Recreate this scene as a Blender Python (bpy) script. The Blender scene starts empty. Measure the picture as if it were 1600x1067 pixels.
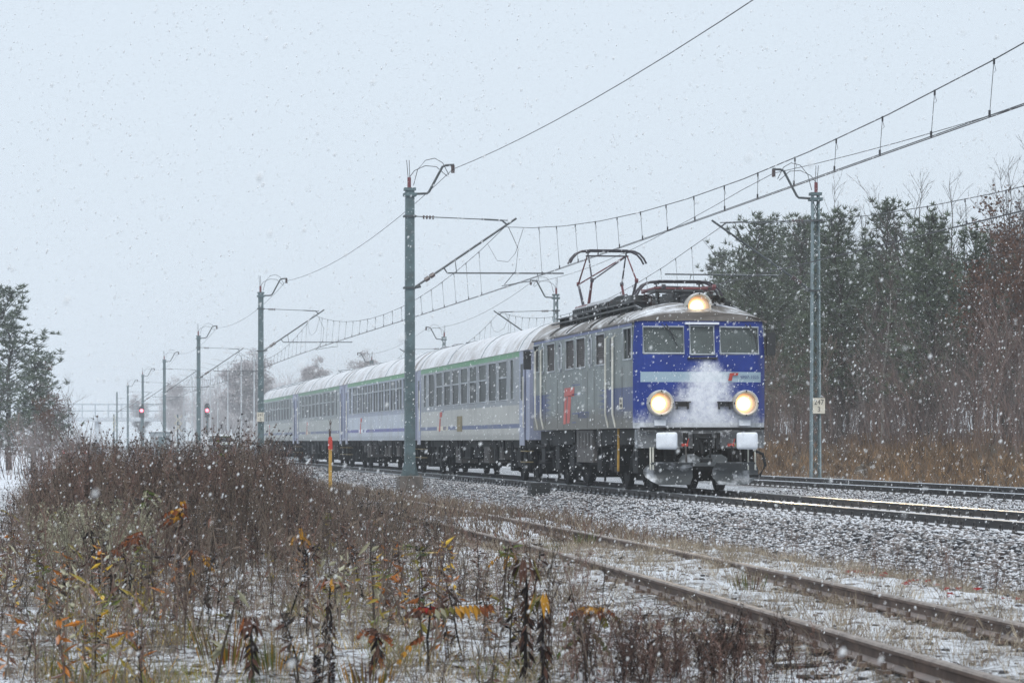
import bpy, math, random
import numpy as np
from mathutils import Vector, Matrix
random.seed(7); rng = np.random.default_rng(11)
sc = bpy.context.scene
C = sc.collection
R = math.radians
# ------------------------------------------------------------------ camera, sky, sun, exposure
CAM_Z = 1.12
YAW = math.atan(0.1468)
cam = bpy.data.cameras.new('camera'); cam_o = bpy.data.objects.new('camera', cam); C.objects.link(cam_o)
cam_o.location = (0, 0, CAM_Z); cam_o.rotation_euler = (R(90), 0, -YAW)
cam.sensor_width = 36; cam.lens = 36 * 4951 / 1600; cam.shift_y = 156.5 / 1600
cam.clip_start = 0.5; cam.clip_end = 5000
cam.dof.use_dof = True; cam.dof.focus_distance = 72; cam.dof.aperture_fstop = 9.0
sc.camera = cam_o
world = bpy.data.worlds.new('World'); sc.world = world; world.use_nodes = True
wn = world.node_tree; wn.nodes.clear()
w_out = wn.nodes.new('ShaderNodeOutputWorld'); w_bg = wn.nodes.new('ShaderNodeBackground')
w_sky = wn.nodes.new('ShaderNodeTexSky'); w_sky.sky_type = 'NISHITA'; w_sky.sun_disc = False
w_sky.sun_elevation = R(50); w_sky.sun_rotation = R(200); w_sky.air_density = 1.0; w_sky.dust_density = 4.0
w_mul = wn.nodes.new('ShaderNodeVectorMath'); w_mul.operation = 'SCALE'; w_mul.inputs['Scale'].default_value = 0.08
w_mix = wn.nodes.new('ShaderNodeMix'); w_mix.data_type = 'RGBA'; w_mix.inputs['Factor'].default_value = 0.93   # closed snow cloud over the sky
w_mix.inputs['B'].default_value = (0.592, 0.668, 0.748, 1)
wn.links.new(w_sky.outputs[0], w_mul.inputs[0]); wn.links.new(w_mul.outputs[0], w_mix.inputs['A'])
wn.links.new(w_mix.outputs['Result'], w_bg.inputs['Color']); w_bg.inputs['Strength'].default_value = 1.0
wn.links.new(w_bg.outputs[0], w_out.inputs['Surface'])
sun = bpy.data.lights.new('sun', 'SUN'); sun.energy = 1.5; sun.angle = R(25); sun.color = (1, 0.98, 0.95)
sun_o = bpy.data.objects.new('sun', sun); C.objects.link(sun_o); sun_o.rotation_euler = (R(40), 0, R(-20))
sc.view_settings.view_transform = 'Standard'; sc.view_settings.look = 'None'
sc.view_settings.exposure = 0.38; sc.view_settings.gamma = 1.0; sc.view_settings.use_curve_mapping = False
sc.render.engine = 'CYCLES'
cy = sc.cycles
cy.use_denoising = True; cy.max_bounces = 6; cy.diffuse_bounces = 2; cy.glossy_bounces = 2
cy.transmission_bounces = 3; cy.volume_bounces = 1; cy.transparent_max_bounces = 6
cy.caustics_reflective = False; cy.caustics_refractive = False; cy.sample_clamp_indirect = 4.0
cy.use_adaptive_sampling = True; cy.adaptive_threshold = 0.02

# ------------------------------------------------------------------ node helpers
class S:
    nt = None
    def __init__(self, s): self.s = s
    def _m(self, op, o=None, o2=None):
        n = S.nt.nodes.new('ShaderNodeMath'); n.operation = op
        for i, v in enumerate((self, o, o2)):
            if v is None: continue
            if isinstance(v, S): S.nt.links.new(v.s, n.inputs[i])
            else: n.inputs[i].default_value = v
        return S(n.outputs[0])
    def __add__(a, b): return a._m('ADD', b)
    def __sub__(a, b): return a._m('SUBTRACT', b)
    def __mul__(a, b): return a._m('MULTIPLY', b)
    def __truediv__(a, b): return a._m('DIVIDE', b)
    def __rsub__(a, b): return (a * -1) + b
    __radd__ = __add__; __rmul__ = __mul__
    def __gt__(a, b): return a._m('GREATER_THAN', b)
    def __lt__(a, b): return a._m('LESS_THAN', b)
    def abs(a): return a._m('ABSOLUTE')
    def frac(a): return a._m('FRACT')
    def max(a, b): return a._m('MAXIMUM', b)
    def min(a, b): return a._m('MINIMUM', b)
    def pow(a, b): return a._m('POWER', b)
    def step(a, lo, hi):
        n = S.nt.nodes.new('ShaderNodeMapRange'); n.interpolation_type = 'SMOOTHSTEP'
        S.nt.links.new(a.s, n.inputs['Value']); n.inputs['From Min'].default_value = lo; n.inputs['From Max'].default_value = hi
        return S(n.outputs[0])
def coords(kind='Object'):
    n = S.nt.nodes.new('ShaderNodeTexCoord'); m = S.nt.nodes.new('ShaderNodeSeparateXYZ')
    S.nt.links.new(n.outputs[kind], m.inputs[0]); return n.outputs[kind], [S(m.outputs[i]) for i in range(3)]
def geo_pos():
    n = S.nt.nodes.new('ShaderNodeNewGeometry'); m = S.nt.nodes.new('ShaderNodeSeparateXYZ')
    S.nt.links.new(n.outputs['Position'], m.inputs[0]); return n.outputs['Position'], [S(m.outputs[i]) for i in range(3)]
def normal_z():
    n = S.nt.nodes.new('ShaderNodeNewGeometry'); m = S.nt.nodes.new('ShaderNodeSeparateXYZ')
    S.nt.links.new(n.outputs['Normal'], m.inputs[0]); return S(m.outputs[2])
def noise(vec, scale, detail=3, rough=0.6, stretch=None):
    n = S.nt.nodes.new('ShaderNodeTexNoise'); n.inputs['Scale'].default_value = scale
    n.inputs['Detail'].default_value = detail; n.inputs['Roughness'].default_value = rough
    if stretch:
        m = S.nt.nodes.new('ShaderNodeMapping'); m.inputs['Scale'].default_value = stretch
        S.nt.links.new(vec, m.inputs[0]); vec = m.outputs[0]
    S.nt.links.new(vec, n.inputs['Vector']); return S(n.outputs['Fac'])
def mixc(f, a, b):
    n = S.nt.nodes.new('ShaderNodeMix'); n.data_type = 'RGBA'
    if isinstance(f, S): S.nt.links.new(f.s, n.inputs['Factor'])
    else: n.inputs['Factor'].default_value = f
    for k, v in (('A', a), ('B', b)):
        if isinstance(v, S): S.nt.links.new(v.s, n.inputs[k])
        else: n.inputs[k].default_value = (*v[:3], 1)
    return S(n.outputs['Result'])
def attr(name):
    n = S.nt.nodes.new('ShaderNodeAttribute'); n.attribute_name = name; return S(n.outputs['Fac'])
def obj_rand():
    n = S.nt.nodes.new('ShaderNodeObjectInfo'); return S(n.outputs['Random'])
SNOW = (0.80, 0.83, 0.88)
def new_mat(name, rough=0.7, metal=0.0, spec=None):
    m = bpy.data.materials.new(name); m.use_nodes = True; S.nt = m.node_tree
    b = m.node_tree.nodes['Principled BSDF']; b.inputs['Roughness'].default_value = rough; b.inputs['Metallic'].default_value = metal
    if spec is not None: b.inputs['Specular IOR Level'].default_value = spec
    return m, b
def setc(b, c):
    if isinstance(c, S): S.nt.links.new(c.s, b.inputs['Base Color'])
    else: b.inputs['Base Color'].default_value = (*c, 1)
def setr(b, r): S.nt.links.new(r.s, b.inputs['Roughness'])
def bump(b, h, strength=0.4, dist=0.02):
    n = S.nt.nodes.new('ShaderNodeBump'); n.inputs['Strength'].default_value = strength; n.inputs['Distance'].default_value = dist
    S.nt.links.new(h.s, n.inputs['Height']); S.nt.links.new(n.outputs[0], b.inputs['Normal'])
def simple(name, col, rough=0.7, metal=0.0, var=0.25, scale=3.0, snow=0.0, spec=None, dirt=None, dirt_amt=0.4):
    """plain painted / weathered surface: value variation, optional dirt patches, optional snow caught on upward faces"""
    m, b = new_mat(name, rough, metal, spec)
    v, xyz = coords()
    n = noise(v, scale, 4)
    c = mixc(n.step(0.3, 0.7), tuple(x * (1 - var) for x in col), tuple(min(1, x * (1 + var)) for x in col))
    if dirt: c = mixc(noise(v, scale * 2.3, 5).step(0.5, 0.72) * dirt_amt, c, dirt)
    if snow:
        c = mixc((normal_z() + noise(v, 9, 4) * 0.6).step(0.95, 1.25) * snow, c, SNOW)
    setc(b, c)
    return m
M = {}
# paint of the locomotive: local y runs from the nose (0) to the tail, z up from the rail top
def loco_paint():
    m, b = new_mat('loco_paint', 0.4, 0, 0.25)
    v, (x, y, z) = coords()
    grime = noise(v, 1.3, 5, 0.65)
    grey = mixc(grime.step(0.35, 0.7), (0.125, 0.145, 0.142), (0.215, 0.245, 0.24))
    comb = ((z * 7.5).frac() - 0.5).abs() * 1.6 + ((z * 22).frac() - 0.5).abs() * 0.5
    side_blue = ((y - 8.35).abs() - comb).step(3.35, 3.75) * ((z > 1.60) * (z < 2.34))
    blue = mixc(grime.step(0.3, 0.7), (0.008, 0.026, 0.175), (0.013, 0.040, 0.245))
    blue_side = mixc(grime.step(0.3, 0.75), (0.028, 0.050, 0.16), (0.06, 0.085, 0.18))
    c = mixc(side_blue, grey, blue_side)
    c = mixc((z > 3.70) * (y > 0.5), c, (0.12, 0.15, 0.30))
    c = mixc(((z * -1) + noise(v, 2.5, 4) * 0.5).step(-1.80, -1.36) * 0.9, c, (0.115, 0.11, 0.095))   # track dirt low on the sides
    c = mixc(noise(v, 2.0, 4, 0.6, (1, 3.5, 0.25)).step(0.50, 0.7) * 0.5, c, (0.13, 0.125, 0.10))       # rain streaks
    front = y.step(0.40, 0.42) * -1 + 1
    fc = mixc((z > 2.44) * (z < 2.665) * (x.abs() < 1.36), blue, (0.30, 0.40, 0.47))
    fc = mixc(z < 1.54, fc, mixc(grime.step(0.3, 0.7), (0.22, 0.24, 0.25), (0.33, 0.36, 0.38)))
    c = mixc(front, c, fc)
    w = 0.44 + ((z * -1) + 2.95) * 0.42
    fine = noise(v, 7, 6, 0.75); big = noise(v, 2.2, 3)
    core = ((((x - 0.12).abs() / w) * -1 + 1) * 1.15 + (fine - 0.5) * 1.3 + (big - 0.5) * 1.1 + z.step(2.95, 2.0) * 0.25 - z.step(2.6, 3.1) * 0.5)
    sn = core.step(0.02, 1.05) * z.step(3.05, 2.85)
    low = ((x.abs() * -1 + 1.15) * 0.8 + (fine - 0.5) * 1.2 + ((z * -1) + 1.95) * 1.3).step(-0.1, 0.75)
    sn = sn.max(low * 0.9)
    sn = (sn * front).min(1.0)
    c = mixc(sn * (fine.step(0.2, 0.65) * 0.40 + 0.54), c, SNOW)
    setc(b, c); setr(b, sn * 0.5 + 0.38 + grime * 0.15)
    bump(b, fine * sn, 0.6, 0.03)
    return m
M['loco'] = loco_paint()
def roof_paint(name, base, dark, lo, hi, streak, amt=1.0):
    m, b = new_mat(name, 0.65)
    v, (x, y, z) = coords()
    n = noise(v, 1.6, 5, 0.65); s = noise(v, 1.2, 5, 0.7, (0.5, streak, 0.5))
    c = mixc(n.step(0.3, 0.75), dark, base)
    c = mixc((n * 0.45 + s * 0.65 + normal_z() * 0.25).step(lo, hi) * amt, c, SNOW)
    setc(b, c); bump(b, n, 0.2, 0.02)
    return m
M['loco_roof'] = roof_paint('loco_roof', (0.21, 0.19, 0.175), (0.11, 0.10, 0.09), 0.70, 0.92, 2.2)
M['coach_roof'] = roof_paint('coach_roof', (0.44, 0.43, 0.42), (0.26, 0.23, 0.21), 0.42, 0.82, 0.55, 0.72)
def coach_paint(name, band, low, stripe, upper):
    m, b = new_mat(name, 0.42)
    v, (x, y, z) = coords()
    g = noise(v, 1.1, 5, 0.65)
    c = mixc(z > 2.14, low, band)
    c = mixc((z > 1.50) * (z < 1.62), c, stripe)
    c = mixc(z > 3.47, c, upper)
    end = ((y - 13.2).abs()).step(11.62, 11.66)
    c = mixc(end, c, (0.27, 0.30, 0.41))
    c = mixc((z * -1).step(-1.38, -1.30) * ((end * -1) + 1) * 0.9, c, tuple(k * 0.7 for k in low))
    c = mixc(g.step(0.40, 0.75) * 0.5, c, (0.20, 0.20, 0.185))
    c = mixc(noise(v, 1.7, 4, 0.6, (1, 3, 0.2)).step(0.5, 0.7) * 0.3, c, (0.25, 0.25, 0.25))
    setc(b, c); return m
M['coach_a'] = coach_paint('coach_paint_cream', (0.21, 0.23, 0.255), (0.41, 0.41, 0.38), (0.045, 0.075, 0.19), (0.055, 0.25, 0.09))
M['coach_c'] = coach_paint('coach_paint_grey', (0.17, 0.195, 0.20), (0.32, 0.335, 0.315), (0.04, 0.065, 0.16), (0.05, 0.20, 0.08))
M['coach_b'] = coach_paint('coach_paint_pale_blue', (0.25, 0.28, 0.36), (0.42, 0.46, 0.52), (0.055, 0.06, 0.27), (0.065, 0.27, 0.10))
M['glass'] = simple('window_glass', (0.028, 0.034, 0.034), 0.35, 0, 0.3, 2, spec=0.10)
M['glass_up'] = simple('window_glass_upper', (0.075, 0.085, 0.082), 0.4, 0, 0.3, 2, spec=0.12)
def windscreen_mat():    # clear pane filmed with road dirt, the cab shows behind it
    m, b = new_mat('windscreen_glass', 0.1, 0, 0.6); nt = m.node_tree; v, (x, y, z) = coords()
    setc(b, (0.15, 0.18, 0.176)); tr = nt.nodes.new('ShaderNodeBsdfTransparent'); tr.inputs['Color'].default_value = (0.72, 0.80, 0.79, 1); mx = nt.nodes.new('ShaderNodeMixShader')
    f = noise(v, 2.2, 4).step(0.35, 0.75) * 0.25 + 0.48
    nt.links.new(f.s, mx.inputs[0]); nt.links.new(tr.outputs[0], mx.inputs[1]); nt.links.new(b.outputs[0], mx.inputs[2]); nt.links.new(mx.outputs[0], nt.nodes['Material Output'].inputs['Surface']); return m
M['windscreen'] = windscreen_mat()
M['cab'] = simple('cab_lining', (0.16, 0.19, 0.175), 0.7); M['cab_seat'] = simple('cab_seat', (0.03, 0.03, 0.035), 0.8)
M['seal'] = simple('rubber_seal', (0.02, 0.022, 0.025), 0.6)
M['alu'] = simple('window_frame_metal', (0.32, 0.35, 0.38), 0.4, 0.0)
M['lamp_rim'] = simple('lamp_rim', (0.42, 0.41, 0.38), 0.5, 0.0, snow=0.6)
M['under'] = simple('running_gear', (0.011, 0.013, 0.015), 0.7, 0, 0.5, 6, snow=0.06, spec=0.2, dirt=(0.045, 0.038, 0.032))
M['under_grey'] = simple('underframe_box', (0.085, 0.08, 0.077), 0.7, 0, 0.3, 5, dirt=(0.06, 0.05, 0.04))
M['plough'] = simple('plough_steel', (0.075, 0.085, 0.09), 0.5, 0, 0.35, 1.0, dirt=SNOW, dirt_amt=0.85)
M['beam'] = simple('buffer_beam_snowy', (0.12, 0.13, 0.14), 0.6, 0, 0.3, 3, dirt=SNOW, dirt_amt=0.75)
M['buffer_snow'] = simple('snow_on_buffer', (0.72, 0.76, 0.82), 0.8, 0, 0.06, 6)
M['handrail'] = simple('handrail_paint', (0.58, 0.58, 0.52), 0.5)
M['louvre'] = simple('louvre', (0.07, 0.06, 0.055), 0.6, 0, 0.4, 4)
M['red'] = simple('logo_red', (0.42, 0.055, 0.04), 0.5, var=0.15)
M['logo_blue'] = simple('logo_blue', (0.05, 0.07, 0.20), 0.5)
M['white'] = simple('white_lettering', (0.55, 0.56, 0.55), 0.6)
M['black'] = simple('black_lettering', (0.02, 0.02, 0.02), 0.6)
M['yellow'] = simple('yellow_paint', (0.55, 0.42, 0.02), 0.6)
M['roof_gear'] = simple('roof_equipment', (0.035, 0.04, 0.042), 0.6, 0, 0.5, 5, snow=0.5, dirt=(0.10, 0.05, 0.04))
M['pan_red'] = simple('pantograph_red', (0.13, 0.03, 0.035), 0.5)
M['pan_dark'] = simple('pantograph_dark', (0.035, 0.03, 0.04), 0.5)
M['insulator'] = simple('insulator_brown', (0.055, 0.032, 0.030), 0.3)
M['steel'] = simple('mast_paint', (0.075, 0.115, 0.125), 0.6, 0, 0.3, 2.5, dirt=(0.11, 0.10, 0.09), snow=0.5)
M['steel_pale'] = simple('mast_paint_pale', (0.19, 0.25, 0.27), 0.55, 0, 0.25, 2.5, dirt=(0.10, 0.08, 0.06))
M['tube'] = simple('bracket_tube', (0.05, 0.06, 0.065), 0.55, 0, 0.3, 5, snow=0.5)
M['wire'] = simple('wire', (0.022, 0.022, 0.028), 0.5)
M['rail_foot'] = simple('rail_foot_snowy', (0.10, 0.095, 0.095), 0.7, 0, 0.3, 4, snow=0.9)
M['concrete'] = simple('concrete_foundation', (0.115, 0.10, 0.088), 0.9, 0, 0.3, 5, snow=0.35, dirt=(0.06, 0.05, 0.045))
M['sleeper'] = simple('sleeper_concrete', (0.16, 0.15, 0.145), 0.9, 0, 0.3, 4, snow=0.8)
M['rail_side'] = simple('rail_side', (0.030, 0.028, 0.028), 0.6, 0, 0.4, 3, dirt=(0.055, 0.035, 0.028))
M['rail_rust'] = simple('rail_rust', (0.125, 0.085, 0.066), 0.75, 0, 0.35, 3, dirt=(0.04, 0.025, 0.02), snow=0.12)
M['rail_top'] = simple('rail_head_polished', (0.72, 0.74, 0.76), 0.30, 1.0, 0.1, 3)
M['rail_top_dull'] = simple('rail_head_dull', (0.36, 0.30, 0.26), 0.55, 1.0, 0.3, 5)
M['plate'] = simple('number_plate', (0.60, 0.56, 0.47), 0.7, 0, 0.12, 6)
M['stake'] = simple('stake_wood', (0.40, 0.24, 0.05), 0.8, 0, 0.25, 8)
M['stake_red'] = simple('stake_red', (0.42, 0.04, 0.025), 0.7)
M['rubber'] = simple('black_rubber', (0.022, 0.025, 0.026), 0.8, snow=0.5)
M['car_grey'] = simple('car_paint', (0.18, 0.20, 0.22), 0.3, snow=0.9)
M['white_van'] = simple('van_paint', (0.72, 0.74, 0.76), 0.4, snow=0.5)
M['hut'] = simple('hut_panel', (0.26, 0.29, 0.31), 0.8, snow=0.8)
M['pale_post'] = simple('lamp_post_galvanised', (0.42, 0.45, 0.47), 0.5, 0, 0.1, snow=0.8)
M['fence_far'] = simple('overpass_steel', (0.34, 0.39, 0.43), 0.6, snow=0.8)  # paled: distance haze is mixed into the steel colour
M['overpass'] = simple('overpass_concrete', (0.48, 0.52, 0.56), 0.8, snow=0.8)  # paled likewise, haze painted into the concrete colour
M['route'] = simple('route_board', (0.20, 0.16, 0.075), 0.6)
def emit(name, col, st):
    m = bpy.data.materials.new(name); m.use_nodes = True; nt = m.node_tree
    b = nt.nodes['Principled BSDF']; b.inputs['Base Color'].default_value = (0.2, 0.2, 0.2, 1)
    b.inputs['Emission Color'].default_value = (*col, 1); b.inputs['Emission Strength'].default_value = st
    return m
M['red_lit'] = emit('signal_red_lit', (1.0, 0.06, 0.09), 9)
M['tail_lit'] = emit('tail_light_lit', (1.0, 0.08, 0.08), 1.6)
def lens_mat():      # lit sealed beam: the bulb side burns out, the reflector round it glows amber
    m, b = new_mat('headlamp_lens', 0.25)
    v, (x, y, z) = coords()
    d = ((x + 0.045) * (x + 0.045) + (z + 0.01) * (z + 0.01)).pow(0.5)
    core = d.step(0.175, 0.08)
    col = mixc(core, (1.0, 0.42, 0.10), (1.0, 0.83, 0.48))
    S.nt.links.new(col.s, b.inputs['Emission Color'])
    S.nt.links.new((core * 8.0 + d.step(0.24, 0.16) * 0.8 + 0.22).s, b.inputs['Emission Strength'])
    setc(b, (0.6, 0.5, 0.4)); return m
M['lens'] = lens_mat()
# vegetation
def plant(name, a, b_, snow=0.0, trans=0.0):
    m, b = new_mat(name, 0.85, 0, 0.2)
    v, xyz = geo_pos()
    t = (attr('tint') + obj_rand() * 0.35 + noise(v, 3.0, 2) * 0.4)
    c = mixc(t.step(0.25, 1.35).pow(1.35), a, b_)
    if snow: c = mixc((normal_z().abs() + noise(v, 14, 3)).step(1.15, 1.5) * snow, c, SNOW)
    setc(b, c); return m
M['stalk'] = plant('dry_stalk', (0.010, 0.008, 0.007), (0.21, 0.165, 0.13))
M['stalk_red'] = plant('dry_stalk_reddish', (0.016, 0.010, 0.009), (0.22, 0.135, 0.11))
M['seed'] = plant('dry_seed_head', (0.014, 0.010, 0.010), (0.12, 0.085, 0.065), 0.3)
M['straw'] = plant('dead_grass', (0.20, 0.16, 0.115), (0.42, 0.36, 0.27), 0.55)
M['straw_dk'] = plant('dead_grass_dark', (0.075, 0.055, 0.042), (0.20, 0.15, 0.11), 0.35)
M['green'] = plant('late_green', (0.060, 0.085, 0.022), (0.17, 0.20, 0.055), 0.15)
M['palegreen'] = plant('pale_weed', (0.22, 0.21, 0.14), (0.38, 0.365, 0.26), 0.3)
M['olive'] = plant('olive_leaf', (0.10, 0.09, 0.02), (0.26, 0.20, 0.035), 0.1)
M['yellow_leaf'] = plant('yellow_leaf', (0.34, 0.17, 0.02), (0.60, 0.40, 0.06), 0.2)
M['orange_leaf'] = plant('orange_leaf', (0.16, 0.05, 0.018), (0.46, 0.17, 0.03), 0.2)
M['red_leaf'] = plant('red_leaf', (0.24, 0.02, 0.02), (0.36, 0.05, 0.04), 0.1)
M['brown_leaf'] = plant('withered_leaf', (0.07, 0.035, 0.025), (0.17, 0.095, 0.07), 0.45)
M['needle'] = plant('pine_needle', (0.075, 0.10, 0.062), (0.22, 0.26, 0.165), 0.55)  # snow-dusted, and lightened to hold part of the forest haze in the colour
M['bark'] = plant('bark', (0.050, 0.042, 0.038), (0.12, 0.10, 0.088))
M['twig'] = plant('bare_twig', (0.085, 0.072, 0.070), (0.24, 0.205, 0.195))  # twig tones raised so the colour carries some forest haze
M['twig_red'] = plant('bare_twig_reddish', (0.095, 0.066, 0.060), (0.25, 0.175, 0.15))  # raised the same way, haze painted into the reddish twigs
M['haze_twig'] = plant('hazed_far_twig', (0.42, 0.39, 0.40), (0.60, 0.565, 0.575))  # far crowns: distance haze painted as a pale twig colour
M['birch'] = plant('birch_bark', (0.28, 0.27, 0.25), (0.42, 0.41, 0.39))
M['rust_leaf'] = plant('rust_oak_leaf', (0.10, 0.052, 0.034), (0.23, 0.125, 0.080))
M['reed'] = plant('embankment_grass', (0.075, 0.045, 0.028), (0.31, 0.195, 0.10))
# ground
def ground_mat():
    m, b = new_mat('ground', 0.95, 0, 0.2)
    v, (x, y, z) = geo_pos()
    n1 = noise(v, 0.5, 4, 0.6); n2 = noise(v, 7.0, 5, 0.75); n3 = noise(v, 38.0, 4, 0.75)
    soil = mixc(n2.step(0.3, 0.7), (0.045, 0.036, 0.028), (0.13, 0.105, 0.075))
    soil = mixc(n3.step(0.45, 0.75) * 0.6, soil, (0.23, 0.20, 0.14))
    near = x.step(3.5, 7.5) * 0.045 + y.step(60, 140) * 0.10 + x.step(25, 29) * -0.22 + x.step(30, 34) * -0.4
    n0 = noise(v, 1.7, 3, 0.6)
    s = (n1 * 0.20 + n0 * 0.42 + n2 * 0.40 + n3 * 0.28 + near).step(0.565, 0.725)
    setc(b, mixc(s * 0.95, soil, SNOW)); bump(b, n2 * 0.7 + n3 * 0.4, 0.9, 0.06); return m
M['ground'] = ground_mat()
def ballast_mat(name, lo, hi):
    m, b = new_mat(name, 0.9, 0, 0.3)
    v, xyz = geo_pos()
    n = noise(v, 24, 3, 0.7); k = noise(v, 1.3, 4)
    st = mixc(attr('tint').step(0.1, 0.9), (0.035, 0.036, 0.04), (0.22, 0.205, 0.20))
    st = mixc(k.step(0.55, 0.75) * 0.4, st, (0.13, 0.085, 0.065))
    setc(b, mixc((normal_z() + n * 0.75 + k * 0.35).step(lo, hi) * 0.95, st, SNOW)); return m
M['stone'] = ballast_mat('ballast_stone', 1.18, 1.72)
M['ballast'] = ballast_mat('ballast_bed', 1.42, 1.72)
def flake_mat():        # ice crystals let half the light through
    m, b = new_mat('snowflake', 0.9, 0, 0.1); setc(b, (0.95, 0.96, 0.97)); nt = m.node_tree
    tr = nt.nodes.new('ShaderNodeBsdfTranslucent'); tr.inputs['Color'].default_value = (0.95, 0.96, 0.97, 1); mx = nt.nodes.new('ShaderNodeMixShader')
    nt.links.new(b.outputs[0], mx.inputs[1]); nt.links.new(tr.outputs[0], mx.inputs[2]); nt.links.new(mx.outputs[0], nt.nodes['Material Output'].inputs['Surface']); return m
M['flake'] = flake_mat()

# ------------------------------------------------------------------ mesh helpers
class MB:
    def __init__(s): s.v = []; s.f = []; s.mi = []; s.mats = []; s.cur = 0
    def mat(s, m):
        if m not in s.mats: s.mats.append(m)
        s.cur = s.mats.index(m); return s
    def add(s, vs, fs):
        o = len(s.v); s.v += [tuple(p) for p in vs]; s.f += [tuple(i + o for i in f) for f in fs]; s.mi += [s.cur] * len(fs); return s
    def box(s, a, b):
        (x0, y0, z0), (x1, y1, z1) = a, b
        return s.add([(x0,y0,z0),(x1,y0,z0),(x1,y1,z0),(x0,y1,z0),(x0,y0,z1),(x1,y0,z1),(x1,y1,z1),(x0,y1,z1)],
                     [(0,3,2,1),(4,5,6,7),(0,1,5,4),(1,2,6,5),(2,3,7,6),(3,0,4,7)])
    def quad(s, *p): return s.add(p, [tuple(range(len(p)))])
    def tube(s, path, r, n=6, r1=None, cap=True):
        path = [Vector(p) for p in path]; rings = []
        for i, p in enumerate(path):
            d = (path[min(i + 1, len(path) - 1)] - path[max(i - 1, 0)])
            d = d.normalized() if d.length > 1e-9 else Vector((0, 0, 1))
            up = Vector((0, 0, 1)) if abs(d.z) < 0.9 else Vector((1, 0, 0))
            a = d.cross(up).normalized(); b = d.cross(a)
            rr = r if r1 is None else r + (r1 - r) * i / max(1, len(path) - 1)
            rings.append([p + a * (rr * math.cos(2 * math.pi * k / n)) + b * (rr * math.sin(2 * math.pi * k / n)) for k in range(n)])
        vs = [q for rg in rings for q in rg]
        fs = [(i * n + k, i * n + (k + 1) % n, (i + 1) * n + (k + 1) % n, (i + 1) * n + k) for i in range(len(path) - 1) for k in range(n)]
        if cap: fs += [tuple(range(n))[::-1], tuple((len(path) - 1) * n + k for k in range(n))]
        return s.add(vs, fs)
    def lathe(s, prof, origin, axis='Y', n=20):
        """prof: (radius, offset along axis) pairs"""
        vs = []
        for r, h in prof:
            for k in range(n):
                a = 2 * math.pi * k / n; u, w = r * math.cos(a), r * math.sin(a)
                p = {'Y': (u, h, w), 'Z': (u, w, h), 'X': (h, u, w)}[axis]
                vs.append((origin[0] + p[0], origin[1] + p[1], origin[2] + p[2]))
        fs = [(i * n + k, i * n + (k + 1) % n, (i + 1) * n + (k + 1) % n, (i + 1) * n + k) for i in range(len(prof) - 1) for k in range(n)]
        return s.add(vs, fs)
    def extrude(s, pts, d):
        """closed outline pts (3-D) pushed along d"""
        n = len(pts); d = Vector(d); vs = [Vector(p) for p in pts] + [Vector(p) + d for p in pts]
        return s.add(vs, [tuple(range(n))[::-1], tuple(range(n, 2 * n))] + [(i, (i + 1) % n, n + (i + 1) % n, n + i) for i in range(n)])
    def build(s, name, mat=None, parent=None, smooth=False):
        me = bpy.data.meshes.new(name); me.from_pydata(s.v, [], s.f)
        mats = [M[k] for k in s.mats] if s.mats else [M[mat]]
        for m in mats: me.materials.append(m)
        if s.mats: me.polygons.foreach_set('material_index', s.mi)
        if smooth: me.polygons.foreach_set('use_smooth', [True] * len(s.f))
        me.update()
        o = bpy.data.objects.new(name, me); C.objects.link(o)
        if parent: o.parent = parent
        return o
def fix_normals(o):
    import bmesh
    bm = bmesh.new(); bm.from_mesh(o.data); bmesh.ops.remove_doubles(bm, verts=bm.verts, dist=1e-4)
    bmesh.ops.recalc_face_normals(bm, faces=bm.faces); bm.to_mesh(o.data); bm.free(); return o
def smooth_by_angle(o, deg=35):
    import bmesh
    bm = bmesh.new(); bm.from_mesh(o.data)
    for f in bm.faces: f.smooth = True
    for e in bm.edges:
        if len(e.link_faces) == 2 and e.calc_face_angle() > R(deg): e.smooth = False
        elif len(e.link_faces) != 2: e.smooth = False
    bm.to_mesh(o.data); bm.free(); return o
def tag(o, label=None, cat=None, group=None, kind=None):
    for k, v in (('label', label), ('category', cat), ('group', group), ('kind', kind)):
        if v: o[k] = v
    return o
def empty(name, loc=(0, 0, 0), rz=0.0):
    o = bpy.data.objects.new(name, None); C.objects.link(o); o.location = loc; o.rotation_euler = (0, 0, rz); return o
def copy_tree(o, parent=None):
    c = o.copy(); C.objects.link(c)
    if parent: c.parent = parent
    for ch in o.children: copy_tree(ch, c)
    return c
_text_cache = {}
def text(name, s, size, mat, parent, loc, rot, sx=1.0, align='CENTER'):
    cu = bpy.data.curves.new('t', 'FONT'); cu.body = s; cu.size = size; cu.align_x = align; cu.align_y = 'CENTER'; cu.extrude = 0.001; cu.resolution_u = 2
    to = bpy.data.objects.new('t', cu); C.objects.link(to)
    bpy.context.view_layer.update()
    me = bpy.data.meshes.new_from_object(to.evaluated_get(bpy.context.evaluated_depsgraph_get()))
    bpy.data.objects.remove(to); me.materials.clear(); me.materials.append(M[mat])
    o = bpy.data.objects.new(name, me); C.objects.link(o); o.parent = parent; o.location = loc; o.rotation_euler = rot; o.scale = (sx, 1, 1); return o
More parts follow.
